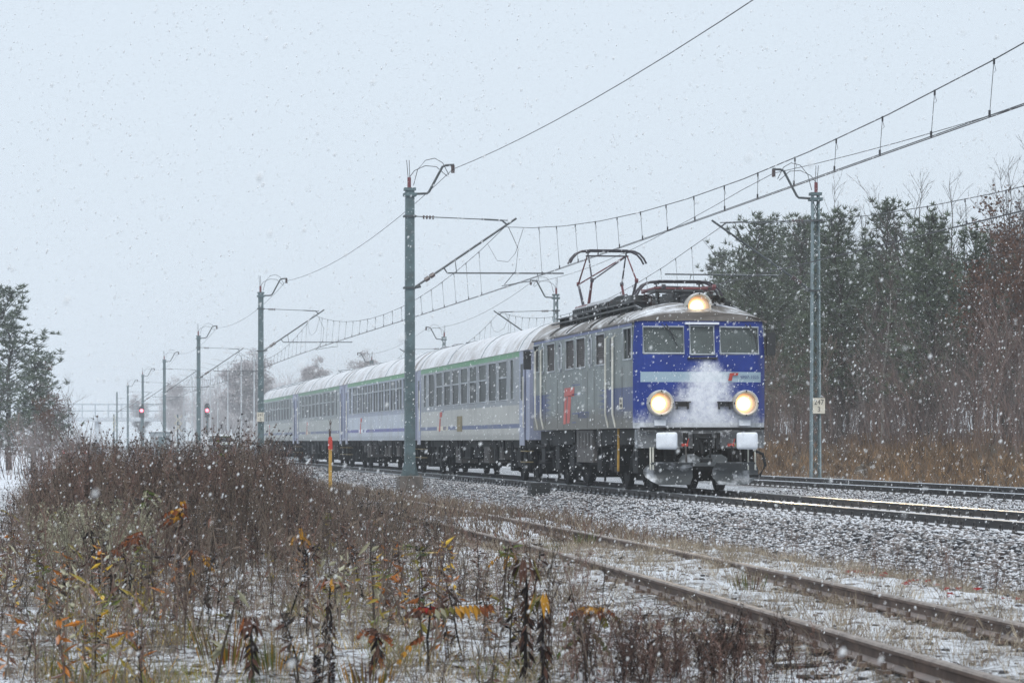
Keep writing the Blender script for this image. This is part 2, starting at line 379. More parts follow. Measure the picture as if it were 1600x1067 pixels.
def panel(mb, P, us, vs, holes, depth, tol=1e-6):
    """skin P(u,v)->point over the grid us x vs, left open at holes (u0,u1,v0,v1); reveals pushed by depth (vector)"""
    us = sorted(set(list(us) + [h[0] for h in holes] + [h[1] for h in holes])); vs = sorted(set(list(vs) + [h[2] for h in holes] + [h[3] for h in holes]))
    for i in range(len(us) - 1):
        for j in range(len(vs) - 1):
            u, v = (us[i] + us[i + 1]) / 2, (vs[j] + vs[j + 1]) / 2
            if any(h[0] < u < h[1] and h[2] < v < h[3] for h in holes): continue
            mb.quad(P(us[i], vs[j]), P(us[i + 1], vs[j]), P(us[i + 1], vs[j + 1]), P(us[i], vs[j + 1]))
    d = Vector(depth)
    for (a, b, c, e) in holes:
        ring = [Vector(P(*q)) for q in ((a, c), (b, c), (b, e), (a, e))]
        for k in range(4): mb.quad(ring[k], ring[(k + 1) % 4], ring[(k + 1) % 4] + d, ring[k] + d)
# joined scatter of small templates (ground cover, stones, flakes)
class T:
    def __init__(s): s.v = []; s.t = []; s.m = []
    def tri(s, a, b, c, m): o = len(s.v); s.v += [tuple(a), tuple(b), tuple(c)]; s.t.append((o, o + 1, o + 2)); s.m.append(m)
    def quad(s, a, b, c, d, m): o = len(s.v); s.v += [tuple(a), tuple(b), tuple(c), tuple(d)]; s.t += [(o, o + 1, o + 2), (o, o + 2, o + 3)]; s.m += [m, m]
    def stick(s, p, q, r0, r1, m, n=3):
        p, q = Vector(p), Vector(q); d = (q - p)
        if d.length < 1e-6: return
        d.normalize(); up = Vector((0, 0, 1)) if abs(d.z) < 0.9 else Vector((1, 0, 0)); a = d.cross(up).normalized(); b = d.cross(a); o = len(s.v)
        for c, r in ((p, r0), (q, r1)):
            for k in range(n):
                an = 2 * math.pi * k / n; s.v.append(tuple(c + a * (r * math.cos(an)) + b * (r * math.sin(an))))
        for k in range(n):
            k2 = (k + 1) % n; s.t += [(o + k, o + k2, o + n + k2), (o + k, o + n + k2, o + n + k)]; s.m += [m, m]
    def blade(s, p, q, w, m, nrm=None):
        """tapering sliver from p to q"""
        p, q = Vector(p), Vector(q); d = q - p
        nn = nrm or Vector((random.gauss(0, 1), random.gauss(0, 1), random.gauss(0, 1))); a = d.cross(nn)
        if a.length < 1e-9: return
        a = a.normalized() * w * 0.5; s.tri(p - a, p + a, q, m)
    def leaf(s, p, q, w, m, nrm=None, fold=0.25):
        p, q = Vector(p), Vector(q); d = q - p; nn = nrm or Vector((random.gauss(0, 1), random.gauss(0, 1), random.gauss(0, 1)))
        a = d.cross(nn)
        if a.length < 1e-9: return
        a = a.normalized() * w * 0.5; up = a.cross(d).normalized() * (w * fold); c = p + d * 0.45
        s.tri(p, c + a + up, q, m); s.tri(p, q, c - a + up, m)
    def blob(s, p, r, m, sq=1.0):
        p = Vector(p); o = len(s.v)
        pts = [(1,0,0),(0,1,0),(-1,0,0),(0,-1,0),(0,0,1),(0,0,-1)]
        s.v += [tuple(p + Vector((x * r * random.uniform(.7,1.2), y * r * random.uniform(.7,1.2), z * r * sq * random.uniform(.7,1.2)))) for x, y, z in pts]
        for k in range(4): s.t += [(o + k, o + (k + 1) % 4, o + 4), (o + (k + 1) % 4, o + k, o + 5)]; s.m += [m, m]
    def arr(s): return np.array(s.v, dtype=np.float32).reshape(-1, 3), np.array(s.t, dtype=np.int32).reshape(-1, 3), np.array(s.m, dtype=np.int32)
def mesh_from(name, V, F, MI, mats, tint=None, smooth=False):
    me = bpy.data.meshes.new(name); nf = len(F)
    me.vertices.add(len(V)); me.vertices.foreach_set('co', np.ascontiguousarray(V, dtype=np.float32).ravel())
    me.loops.add(nf * 3); me.loops.foreach_set('vertex_index', np.ascontiguousarray(F, dtype=np.int32).ravel())
    me.polygons.add(nf); me.polygons.foreach_set('loop_start', np.arange(0, nf * 3, 3, dtype=np.int32))
    me.polygons.foreach_set('loop_total', np.full(nf, 3, dtype=np.int32))
    for m in mats: me.materials.append(M[m])
    me.polygons.foreach_set('material_index', np.ascontiguousarray(MI, dtype=np.int32))
    if smooth: me.polygons.foreach_set('use_smooth', np.ones(nf, dtype=bool))
    if tint is not None:
        a = me.attributes.new('tint', 'FLOAT', 'POINT'); a.data.foreach_set('value', np.ascontiguousarray(tint, dtype=np.float32))
    me.update(calc_edges=True); return me
def scatter(name, temps, mats, P, scale, rz=None, tilt=None, which=None, zscale=None, parent=None):
    N = len(P); arrs = [t.arr() for t in temps]
    which = rng.integers(0, len(temps), N) if which is None else which
    rz = rng.uniform(0, 2 * np.pi, N) if rz is None else rz
    Vs, Fs, Ms, Ts = [], [], [], []; off = 0
    for k, (v, f, m) in enumerate(arrs):
        idx = np.where(which == k)[0]; n = len(idx)
        if n == 0: continue
        c, s = np.cos(rz[idx])[:, None], np.sin(rz[idx])[:, None]; sca = np.asarray(scale)[idx][:, None]
        x = (v[:, 0] * c - v[:, 1] * s) * sca; y = (v[:, 0] * s + v[:, 1] * c) * sca
        z = v[:, 2] * sca * (1 if zscale is None else np.asarray(zscale)[idx][:, None])
        if tilt is not None:
            x = x + z * tilt[idx, 0][:, None]; y = y + z * tilt[idx, 1][:, None]
        w = np.stack([x + P[idx, 0][:, None], y + P[idx, 1][:, None], z + P[idx, 2][:, None]], -1).reshape(-1, 3)
        Vs.append(w); Fs.append((f[None] + (np.arange(n) * len(v))[:, None, None] + off).reshape(-1, 3)); Ms.append(np.tile(m, n))
        Ts.append(np.repeat(rng.random(n), len(v))); off += n * len(v)
    me = mesh_from(name, np.concatenate(Vs), np.concatenate(Fs), np.concatenate(Ms), mats, np.concatenate(Ts))
    o = bpy.data.objects.new(name, me); C.objects.link(o)
    if parent: o.parent = parent
    return o
def t_object(name, t, mats, parent=None):
    v, f, m = t.arr(); me = mesh_from(name, v, f, m, mats); o = bpy.data.objects.new(name, me); C.objects.link(o)
    if parent: o.parent = parent
    return o
A_ = 0.1468
def at(px, py, z):
    """the point at height z that the photograph shows at (px, py), from the surveyed camera"""
    d = 4951 * (CAM_Z - z) / (py - 690.0); u = (px - 800) / 4951; t = (u + A_) / (1 - u * A_)
    Y = d / (math.cos(YAW) + t * math.sin(YAW)); return t * Y, Y
# ------------------------------------------------------------------ the setting: ground, ballast, tracks
T1, T2 = 14.35, 21.6
def rough(x, y):
    return (np.sin(x * 2.1 + np.sin(y * 1.3) * 2) * np.sin(y * 1.7 + np.sin(x * 0.9) * 2) * 0.035 + np.sin(x * 5.3 + y * 3.1) * np.sin(y * 6.1 - x * 2.3) * 0.018
            + np.sin(x * 0.5 + 1) * np.sin(y * 0.31) * 0.05)
def gz(x, y):
    x = np.asarray(x, float); y = np.asarray(y, float)
    prof = np.interp(x, [-200, -4, 2, 5.0, 5.6, 8.6, 9.4, 10.5, 11.6, 12.6, 23.4, 24.2, 25.6, 30, 36, 60, 400],
                        [-0.3, -0.40, -0.42, -0.40, -0.315, -0.315, -0.44, -0.58, -0.52, -0.27, -0.27, -0.36, -0.50, 0.15, 1.1, 1.8, 1.8])
    w = np.where((x > 9.8) & (x < 25), 0.15, 1.0)
    return prof + rough(x, y) * w
xs = np.concatenate([[-900, -300, -120, -60, -30, -15, -8], np.arange(-5, 11.9, 0.22), np.arange(12, 26, 0.7), np.arange(26.5, 45, 1.5), [50, 70, 110, 200, 400, 900]])
ys = np.concatenate([[-60, 0, 8, 13], np.arange(16, 46, 0.25), np.arange(46, 75, 0.6), np.arange(75, 200, 3), [210, 230, 260, 300, 360, 450, 600, 800, 1100]])
gx, gy = np.meshgrid(xs, ys); gv = np.stack([gx, gy, gz(gx, gy)], -1).reshape(-1, 3); nx = len(xs)
ii, jj = np.meshgrid(np.arange(len(ys) - 1), np.arange(nx - 1), indexing='ij'); a = (ii * nx + jj).ravel()
gf = np.concatenate([np.stack([a, a + 1, a + nx + 1], -1), np.stack([a, a + nx + 1, a + nx], -1)])
me = mesh_from('ground', gv, gf, np.zeros(len(gf)), ['ground'], smooth=True)
g = bpy.data.objects.new('ground', me); C.objects.link(g); tag(g, kind='structure')
# ballast bed under the two running lines, a sheet with its own shoulder
prof = [(9.9, -0.52), (10.6, -0.50), (11.5, -0.46), (12.35, -0.215), (13.1, -0.20), (15.6, -0.20), (17.4, -0.235), (18.6, -0.235), (20.3, -0.20), (22.9, -0.20), (23.6, -0.23), (25.0, -0.52)]
mb = MB(); yb = list(np.arange(24, 240, 2.0)) + [300, 400, 600, 1000]
for i in range(len(yb) - 1):
    for (x0, z0), (x1, z1) in zip(prof[:-1], prof[1:]):
        mb.quad((x0, yb[i], z0), (x1, yb[i], z1), (x1, yb[i + 1], z1), (x0, yb[i + 1], z0))
tag(mb.build('ballast_bed', 'ballast'), kind='structure')
def ballast_z(x): return np.interp(x, [p[0] for p in prof], [p[1] for p in prof])
# loose ballast stones: real stones, joined
def stone_t(k):
    t = T(); random.seed(k)
    if k < 6:
        import bmesh
        bm = bmesh.new(); bmesh.ops.create_icosphere(bm, subdivisions=1, radius=1)
        for v in bm.verts: v.co = Vector((v.co.x * random.uniform(.6, 1.25), v.co.y * random.uniform(.6, 1.25), v.co.z * random.uniform(.45, .95)))
        bm.verts.index_update(); t.v = [tuple(v.co) for v in bm.verts]; t.t = [tuple(v.index for v in f.verts) for f in bm.faces]; t.m = [0] * len(t.t); bm.free()
    else: t.blob((0, 0, 0), 1.0, 0, 0.75)
    return t
random.seed(3)
def stones(n, x0, x1, y0, y1, power=1.0):
    y = y0 + (y1 - y0) * rng.random(n) ** power; x = rng.uniform(x0, x1, n); return x, y
P = []; sz = []; wh = []
for (n, x0, x1, y0, y1, pw, size, lod) in ((19000, 9.7, 13.35, 26, 62, 1.25, 0.049, 0), (9000, 9.7, 13.35, 58, 120, 1.5, 0.052, 1), (2500, 9.8, 13.35, 115, 200, 1.3, 0.075, 1),
                                           (5000, 13.75, 15.0, 38, 70, 1.2, 0.042, 1), (11000, 15.25, 20.75, 44, 84, 1.2, 0.05, 1), (3500, 20.9, 22.3, 58, 84, 1.2, 0.046, 1), (2500, 22.5, 24.8, 60, 100, 1.2, 0.055, 1)):
    x, y = stones(n, x0, x1, y0, y1, pw); keep = (x / y < 0.36); x, y = x[keep], y[keep]
    P.append(np.stack([x, y, ballast_z(x) + rng.uniform(-0.005, 0.022, len(x))], -1)); sz.append(size * rng.uniform(0.45, 1.5, len(x)))
    wh.append(rng.integers(0, 6, len(x)) if lod == 0 else rng.integers(6, 10, len(x)))
o = scatter('ballast_stones', [stone_t(k) for k in range(10)], ['stone'], np.concatenate(P), np.concatenate(sz), which=np.concatenate(wh))
tag(o, 'grey ballast stones dusted with snow along the running lines', 'gravel', kind='stuff')
# rails
def rail_profile(w, h):     # cross-section, top at z=0: head, web, foot
    return [(-.027, 0), (.027, 0), (.037, -.014), (.035, -.035), (.010, -.048), (.010, -h + .035), (.07, -h + .012), (.07, -h), (-.07, -h), (-.07, -h + .012), (-.010, -h + .035), (-.010, -.048), (-.035, -.035), (-.037, -.014)]
def rail(parent, path, h, side, top):
    pr = rail_profile(0, h); n = len(pr); mb = MB(); path = [Vector(p) for p in path]; rings = []
    for i, p in enumerate(path):
        d = (path[min(i + 1, len(path) - 1)] - path[max(i - 1, 0)]).normalized(); s = Vector((d.y, -d.x, 0)).normalized()
        rings.append([p + s * q[0] + Vector((0, 0, q[1])) for q in pr])
    for i in range(len(path) - 1):
        for k in range(n):
            mb.mat(top if k in (0, 1, n - 1) else ('rail_foot' if side == 'rail_side' and k in (5, 9) else side)); k2 = (k + 1) % n
            mb.quad(rings[i][k], rings[i][k2], rings[i + 1][k2], rings[i + 1][k])
    return fix_normals(mb.build('rail', None, parent))
def clip_mesh():            # sprung rail clip on its shoulder
    mb = MB(); pts = []
    for k in range(9):
        a = math.pi * k / 8; pts.append((-0.075 + 0.0, 0.062 * math.cos(a), 0.015 + 0.085 * math.sin(a)))
    mb.mat('rail_side').tube(pts, 0.013, 5)
    mb.mat('sleeper').tube([(-0.095, 0, 0.0), (-0.095, 0, 0.035)], 0.024, 6)
    mb.mat('rail_side').box((-0.16, -0.075, -0.03), (-0.02, 0.075, 0.004)); return mb
def sleeper_mesh(L=1.3):
    mb = MB(); mb.extrude([(-L, -.14, -.08), (-L, .14, -.08), (-L, .11, .05), (-L, -.11, .05)], (2 * L, 0, 0)); return mb
def bend(y): return float(np.interp(y, [0, 104, 120, 171, 242, 312, 400, 900], [0, 0, .55, 2.9, 5.6, 7.2, 8, 8]))      # the far line swings away beyond the train
def running_line(cx, zl, zr, y0, n_sl, bd):
    t = empty('railway_track'); tag(t, kind='structure')
    ysr = [8, 20, 40, 60, 80, 100, 130, 170, 220, 300, 400, 600, 900]
    rail(t, [(cx - 0.7525 + bd(y), y, zl) for y in ysr], 0.172, 'rail_side', 'rail_top'); rail(t, [(cx + 0.7525 + bd(y), y, zr) for y in ysr], 0.172, 'rail_side', 'rail_top')
    s0 = sleeper_mesh().build('sleeper', 'sleeper', t); c0 = clip_mesh().build('rail_clip', None, t); fix_normals(s0)
    for k in range(n_sl):
        y = y0 + 0.65 * k
        s = s0 if k == 0 else s0.copy(); c = c0 if k == 0 else c0.copy()
        if k: C.objects.link(s); C.objects.link(c)
        s.location = (cx, y, -0.24); c.location = (cx - 0.7525 - 0.01, y, zl - 0.16)
        if k < 60:
            c2 = c0.copy(); C.objects.link(c2); c2.location = (cx + 0.7525 - 0.01, y, zr - 0.16)
    return t
running_line(T1, 0.0, 0.03, 38.0, 110, lambda y: 0.0)
running_line(T2, 0.0, 0.06, 58.0, 60, bend)
# the overgrown siding
SID = [(8, 6.25), (14, 6.60), (21.5, 6.88), (29.4, 7.25), (40.3, 7.58), (56.8, 7.87), (89.9, 8.04), (130, 8.1), (180, 8.1), (240, 8.1)]
def sx(y): return np.interp(y, [p[0] for p in SID], [p[1] for p in SID])
def sid_smooth(y):      # smoothed so the rails do not kink
    return float(np.mean([sx(y + d) for d in np.linspace(-5, 5, 21)]))
SZ = -0.18
sd = empty('railway_siding'); tag(sd, kind='structure')
yy = list(np.arange(10, 60, 2.0)) + list(np.arange(60, 241, 10.0))
for off in (0, -1.505): rail(sd, [(sid_smooth(y) + off, y, SZ) for y in yy], 0.135, 'rail_rust', 'rail_top_dull')
sw = MB(); sw.box((-1.25, -.12, -.1), (1.25, .12, .02)); s0 = sw.build('sleeper', 'stalk', sd)
fp = MB().mat('rail_rust'); fp.box((-.13, -.09, -.005), (.13, .09, .025)); fp.tube([(-.1, 0, .02), (-.1, 0, .07)], .02, 6); fp.tube([(.1, 0, .02), (.1, 0, .07)], .02, 6)
f0 = fp.build('rail_fastening', None, sd)
for k in range(60):
    y = 14.3 + 0.72 * k; s = s0 if k == 0 else s0.copy()
    if k: C.objects.link(s)
    s.location = (sid_smooth(y) - 0.7525, y, SZ - 0.22 + random.uniform(-.02, .005)); s.rotation_euler = (0, 0, random.uniform(-.03, .03))
    for off in (0, -1.505):
        f = f0 if (k == 0 and off == 0) else f0.copy()
        if not (k == 0 and off == 0): C.objects.link(f)
        f.location = (sid_smooth(y) + off, y, SZ - 0.155)

# ------------------------------------------------------------------ the locomotive
LY = 68.75
loco = empty('electric_locomotive', (T1, LY, 0))
tag(loco, 'blue and grey electric locomotive with three lit headlamps and snow plastered nose', 'locomotive')
HW = 1.49; LEN = 15.3; ZB, ZT = 1.42, 3.80
def front_y(x, z):
    ax = abs(x); y = max(0, ax - 0.36) * 0.10
    if ax > 1.20: y += 0.26 * ((ax - 1.20) / 0.29) ** 2
    y += max(0, z - 2.95) * 0.13
    if z < 1.62: y += (1.62 - z) * 0.25
    return y
def front_p(sgn):
    def P(u, v):
        y = front_y(u, v); return (u, y if sgn > 0 else LEN - y, v)
    return P
body = MB()
fx = [-HW, -1.46, -1.42, -1.36, -1.28, -1.20, -0.36, 0.36, 1.20, 1.28, 1.36, 1.42, 1.46, HW]; fz = [ZB, 1.62, 2.0, 2.44, 2.665, 2.95, 3.3, ZT]
scr = [(-1.30, -0.41, 3.07, 3.66), (-0.27, 0.27, 3.05, 3.68), (0.41, 1.30, 3.07, 3.66)]
panel(body, front_p(1), fx, fz, scr, (0, 0.06, 0)); panel(body, front_p(-1), fx, fz, scr, (0, -0.06, 0))
cab_w = (0.50, 1.55, 2.96, 3.66); grilles = [(3.95, 5.15), (6.65, 7.95), (8.25, 9.55), (11.25, 12.55)]; slims = [(5.72, 6.1), (10.2, 10.58), (13.05, 13.4)]
def side_holes():
    h = [cab_w, (LEN - cab_w[1], LEN - cab_w[0], cab_w[2], cab_w[3])]
    h += [(a, b, 2.92, 3.64) for a, b in grilles] + [(a, b, 2.90, 3.62) for a, b in slims]; return h
for s in (-1, 1):
    y0 = front_y(HW, 2.5)
    panel(body, lambda u, v, s=s: (s * HW, (front_y(HW, v) if u == 0 else (LEN - front_y(HW, v) if u == LEN else u)), v), [0, 0.45, 2.85, 3.55, LEN - 0.45, LEN], fz, side_holes(), (-s * 0.05, 0, 0))
b_o = body.build('body_shell', 'loco', loco); fix_normals(b_o); smooth_by_angle(b_o, 25)
# roof: arched skin that dips to the windscreen at both ends
def roof_pt(u, y):          # u -1..1 across
    e = min(y, LEN - y); k = min(1.0, max(0.0, e / 1.5)); drop = (1 - k) ** 2.2
    crown = 0.46 * (1 - 0.62 * drop); x = u * (HW + 0.02)
    prof = 1 - abs(u) ** 2.6; return (x, y, ZT + 0.01 + crown * prof ** 0.85)
rf = MB(); us = [-1, -.97, -.92, -.85, -.75, -.6, -.4, -.2, 0, .2, .4, .6, .75, .85, .92, .97, 1]; yr = [0.0, .12, .3, .55, .9, 1.5, 3, 5, 7.65, 10.3, 12.3, 13.8, 14.4, 14.75, 15.0, 15.18, 15.3]
def edge_y(u, y):
    f = front_y(u * HW, ZT) - 0.03; return f + (y / 1.5) * (1.5 - f) if y < 1.5 else (LEN - f - ((LEN - y) / 1.5) * (1.5 - f) if y > LEN - 1.5 else y)
g_ = [[Vector((roof_pt(u, y)[0], edge_y(u, y), roof_pt(u, y)[2])) for u in us] for y in yr]
for i in range(len(yr) - 1):
    for j in range(len(us) - 1): rf.quad(g_[i][j], g_[i][j + 1], g_[i + 1][j + 1], g_[i + 1][j])
for i in (0, -1): rf.quad(*[p for p in g_[i]], *[Vector((p.x, p.y, ZT - 0.005)) for p in reversed(g_[i])])
ro = rf.build('roof', 'loco_roof', loco); fix_normals(ro); smooth_by_angle(ro, 40)
for y in (3.3, 6.0, 9.3, 12.0):
    mb = MB(); mb.tube([(roof_pt(u, y)[0] * 1.006, y, roof_pt(u, y)[2] + 0.012) for u in us], 0.022, 5); mb.build('roof_seam', 'roof_gear', loco)
for s in (-1, 1):
    mb = MB(); mb.tube([(s * (HW + .012), .3, ZT - .01), (s * (HW + .012), 7, ZT - .01), (s * (HW + .012), LEN - .3, ZT - .01)], 0.03, 6); mb.build('rain_gutter', 'loco_roof', loco)
    mb = MB(); mb.tube([(s * 1.12, 1.3, 4.10), (s * 1.13, 2.0, 4.20), (s * 1.13, 14, 4.20)], 0.025, 6); mb.build('roof_pipe', 'roof_gear', loco)
# windscreens with frames, wipers
for sgn in (1, -1):
    for (a, b, c, e) in scr:
        P = front_p(sgn); d = 0.035 * sgn
        mb = MB(); q = [Vector(P(*k)) + Vector((0, d, 0)) for k in ((a, c), (b, c), (b, e), (a, e))]; mb.quad(*q)
        w = mb.build('windscreen', 'windscreen', loco); fix_normals(w)
        fr = MB(); r = [Vector(P(*k)) + Vector((0, -0.012 * sgn, 0)) for k in ((a, c), (b, c), (b, e), (a, e), (a, c))]; fr.tube(r, 0.026, 6); fr.build('window_frame', 'alu', w)
    if sgn > 0:
        for x0, x1 in ((-0.80, -0.56), (1.10, 1.26)):
            mb = MB(); mb.tube([(x0, front_y(x0, 3.7) - .03, 3.73), ((x0 + x1) / 2, front_y(x0, 3.5) - .05, 3.52), (x1, front_y(x1, 3.2) - .05, 3.22)], 0.012, 5); mb.tube([(x0 - .1, front_y(x0, 3.7) - .03, 3.73), (x1, front_y(x1, 3.3) - .06, 3.40)], 0.01, 5)
            mb.build('wiper', 'seal', loco)
        mb = MB(); mb.box((-.38, front_y(0, 3.72) - .10, 3.715), (.38, front_y(0, 3.72) + .02, 3.76)); mb.build('snow_on_ledge', 'buffer_snow', loco)
        mb = MB(); mb.box((-.34, front_y(0, 2.98) - .05, 2.95), (.34, .02, 2.985)); mb.build('ledge', 'seal', loco)
# what the cab windows show: bulkhead, desk, seats
mb = MB(); mb.box((-1.40, 2.35, 1.5), (1.40, 2.40, 3.95)); mb.build('cab_bulkhead', 'cab', loco)
mb = MB(); mb.box((-1.40, .30, 1.5), (1.40, .85, 2.98)); mb.box((-1.2, .40, 2.98), (-.55, .75, 3.16)); mb.build('driver_desk', 'cab_seat', loco)
for x in (-.8, .85):
    mb = MB(); mb.box((x - .24, 1.5, 2.2), (x + .24, 1.62, 3.22)); mb.box((x - .14, 1.5, 3.26), (x + .14, 1.6, 3.45)); mb.box((x - .24, 1.1, 2.1), (x + .24, 1.55, 2.2)); mb.build('cab_seat', 'cab_seat', loco)
for s in (-1, 1):
    for y in (1.72, 3.68, 5.42, 6.38, 9.88, 10.88, 12.85, 13.62):
        mb = MB(); k0, k1 = sorted((s * (HW - .002), s * (HW + .005))); mb.box((k0, y - .009, 1.45), (k1, y + .009, 2.82)); mb.build('panel_seam', 'under_grey', loco)
# side openings
for s in (-1, 1):
    X = s * (HW - 0.035)
    for (a, b, c, e) in (cab_w, (LEN - cab_w[1], LEN - cab_w[0], cab_w[2], cab_w[3])):
        mb = MB(); mb.quad((X, a, c), (X, b, c), (X, b, e), (X, a, e)); w = mb.build('cab_window', 'glass', loco)
        fr = MB(); k = s * (HW + .004); fr.tube([(k, a, c), (k, b, c), (k, b, e), (k, a, e), (k, a, c)], 0.024, 5); fr.build('window_frame', 'alu', w)
        mb = MB(); mb.box((s * (HW - .03), (a + b) / 2 - .02, c), (s * (HW - .005), (a + b) / 2 + .02, e)); mb.build('window_bar', 'seal', w)
    for a, b in grilles:
        mb = MB(); mb.quad((X, a, 2.92), (X, b, 2.92), (X, b, 3.64), (X, a, 3.64))
        for k in range(13):
            z = 2.95 + 0.053 * k; mb.quad((X + s * .002, a, z + .035), (X + s * .002, b, z + .035), (X + s * .03, b, z), (X + s * .03, a, z))
        w = mb.build('louvre_grille', 'louvre', loco)
        fr = MB(); k = s * (HW + .004); fr.tube([(k, a, 2.92), (k, b, 2.92), (k, b, 3.64), (k, a, 3.64), (k, a, 2.92)], 0.022, 5); fr.build('window_frame', 'alu', w)
    for a, b in slims:
        mb = MB(); mb.quad((X, a, 2.90), (X, b, 2.90), (X, b, 3.62), (X, a, 3.62)); w = mb.build('side_window', 'glass_up', loco)
        fr = MB(); k = s * (HW + .006); m_ = (a + b) / 2; fr.tube([(k, m_, 2.89), (k, b, 2.97), (k, b, 3.55), (k, m_, 3.63), (k, a, 3.55), (k, a, 2.97), (k, m_, 2.89)], 0.034, 5); fr.build('window_frame', 'alu', w)
    for y0, y1 in ((2.72, 3.42), (LEN - 1.95, LEN - 1.25)):
        mb = MB(); k0, k1 = (s * (HW - .002), s * (HW + .012)); mb.box((min(k0, k1), y0, 1.5), (max(k0, k1), y1, 3.62)); d = mb.build('cab_door', 'loco', loco)
        mb = MB(); mb.tube([(s * (HW + .03), y0 + .1, 2.3), (s * (HW + .03), y0 + .1, 2.45)], .015, 5); mb.build('handle', 'seal', d)
        mb = MB(); mb.box((min(s * (HW + .012), s * (HW + .016)), y0 + .16, 2.85), (max(s * (HW + .012), s * (HW + .016)), y1 - .16, 3.5)); mb.build('door_window', 'glass', d)
        for yy_ in (y0 - .14, y1 + .10):
            mb = MB(); k = s * (HW + .07); mb.tube([(s * HW, yy_, 3.55), (k, yy_, 3.5), (k, yy_, 1.75), (s * HW, yy_, 1.45)], 0.024, 6); mb.build('handrail', 'handrail', loco)
        for i, z in enumerate((.55, .95)):
            mb = MB(); mb.box((s * 1.35 - .14, y0 + .1, z), (s * 1.35 + .14, y1 - .1, z + .03)); mb.build('step', 'under', loco)
    for yy_ in ((0.42, LEN - 0.25) if s < 0 else (0.42, LEN - .25)):
        if s < 0 and yy_ < 1: continue
        mb = MB(); c = s * (HW + .15); mb.box((c - .10, yy_ - .05, 3.05), (c + .10, yy_ + .05, 3.55)); mb.tube([(s * HW, yy_, 3.5), (c, yy_, 3.5)], .015, 5); mb.build('mirror', 'seal', loco)
# headlamps
def headlamp(x, z, y, big):
    r = 0.30 if big else 0.285
    e = empty('headlamp', (x, y, z)); e.parent = loco
    mb = MB(); mb.lathe([(r * .80, .30), (r * 1.0, .20), (r * 1.03, -.02), (r * .98, -.07), (r * .88, -.08), (r * .82, -.05), (r * .78, .02)], (0, 0, 0), 'Y', 28)
    fix_normals(mb.build('lamp_rim', 'lamp_rim', e, True))
    mb = MB(); mb.lathe([(0.001, -.01), (r * .3, -.005), (r * .6, .01), (r * .80, .03)], (0, 0, 0), 'Y', 28); fix_normals(mb.build('lens', 'lens', e, True))
    for k in range(4):
        a = k * math.pi / 2; mb = MB(); mb.box((r * .93 * math.sin(a) - .012, -.1, r * .93 * math.cos(a) - .02), (r * .93 * math.sin(a) + .012, -.06, r * .93 * math.cos(a) + .02))
        mb.build('rim_clip', 'seal', e)
    li = bpy.data.lights.new('headlamp_light', 'SPOT'); li.energy = 420; li.color = (1, .72, .38); li.spot_size = R(38); li.spot_blend = .8; li.shadow_soft_size = .12
    lo = bpy.data.objects.new('headlamp_light', li); C.objects.link(lo); lo.parent = e; lo.location = (0, -.16, 0); lo.rotation_euler = (R(-86), 0, 0); return e
headlamp(-0.955, 1.97, -0.10, False); headlamp(0.955, 1.97, -0.10, False)
headlamp(-0.02, 4.12, 0.30, True)
mb = MB(); mb.box((-.26, .45, 4.0), (.26, 1.2, 4.36)); mb.box((-.32, .40, 4.36), (.32, 1.25, 4.40)); mb.build('lamp_housing', 'roof_gear', loco)
for x in (-.955, .955):
    mb = MB(); mb.box((x - .125, -.03, 1.475), (x + .125, .06, 1.60)); mb.build('marker_lamp', 'buffer_snow', loco)
for x in (-.45, .50):
    mb = MB(); mb.box((x - .17, -.12, 1.985), (x + .17, .02, 2.01)); mb.box((x - .11, -.06, 1.90), (x + .11, .02, 1.985)); mb.box((x - .15, -.10, 1.84), (x - .12, .02, 1.985)); mb.box((x + .10, -.10, 1.84), (x + .13, .02, 1.985)); mb.build('step_bracket', 'seal', loco)
# markings
L_ = -HW - 0.006
def poly(name, mat, pts, x=L_, par=None):
    mb = MB(); mb.quad(*[(x, y, z) for y, z in pts]); o = mb.build(name, mat, par or loco); return o
poly('logo', 'red', [(9.95, 1.56), (9.55, 1.56), (9.35, 2.22), (9.72, 2.22)]); poly('logo', 'red', [(9.42, 1.58), (8.95, 1.58), (8.72, 2.26), (9.22, 2.26)]); poly('logo', 'red', [(9.80, 2.24), (8.30, 2.24), (8.22, 2.46), (9.72, 2.46)])
for z0, y1 in ((2.50, 7.4), (2.27, 7.3), (1.58, 8.0), (1.80, 7.6)): poly('logo_stroke', 'logo_blue', [(8.6, z0), (y1, z0), (y1, z0 + .028), (8.6, z0 + .028)])
poly('data_plate', 'plate', [(2.05, 1.86), (1.62, 1.86), (1.62, 2.12), (2.05, 2.12)])
text('plate_writing', 'PKP', 0.12, 'black', loco, (L_ - .004, 1.84, 2.04), (R(90), 0, R(-90)), 1.2); text('plate_writing', '2008', 0.12, 'black', loco, (L_ - .004, 1.84, 1.93), (R(90), 0, R(-90)), 1.2)
text('running_number', 'EP07-1025', 0.21, 'white', loco, (L_, 0.98, 1.72), (R(90), 0, R(-90)), 0.98)
text('lettering', 'INTERCITY', 0.22, 'logo_blue', loco, (L_, 6.9, 1.76), (R(90), 0, R(-90)), 1.5)
mb = MB(); mb.quad((.58, -.002, 2.47), (.66, .004, 2.47), (.70, .004, 2.64), (.62, -.002, 2.64)); mb.quad((.66, -.002, 2.585), (.80, .012, 2.585), (.82, .012, 2.645), (.68, -.002, 2.645)); o = mb.build('logo', 'red', loco); o.location.y = -.006
text('running_number', 'EP07-1025', 0.10, 'logo_blue', loco, (1.08, .048, 2.55), (R(90), 0, R(5)))
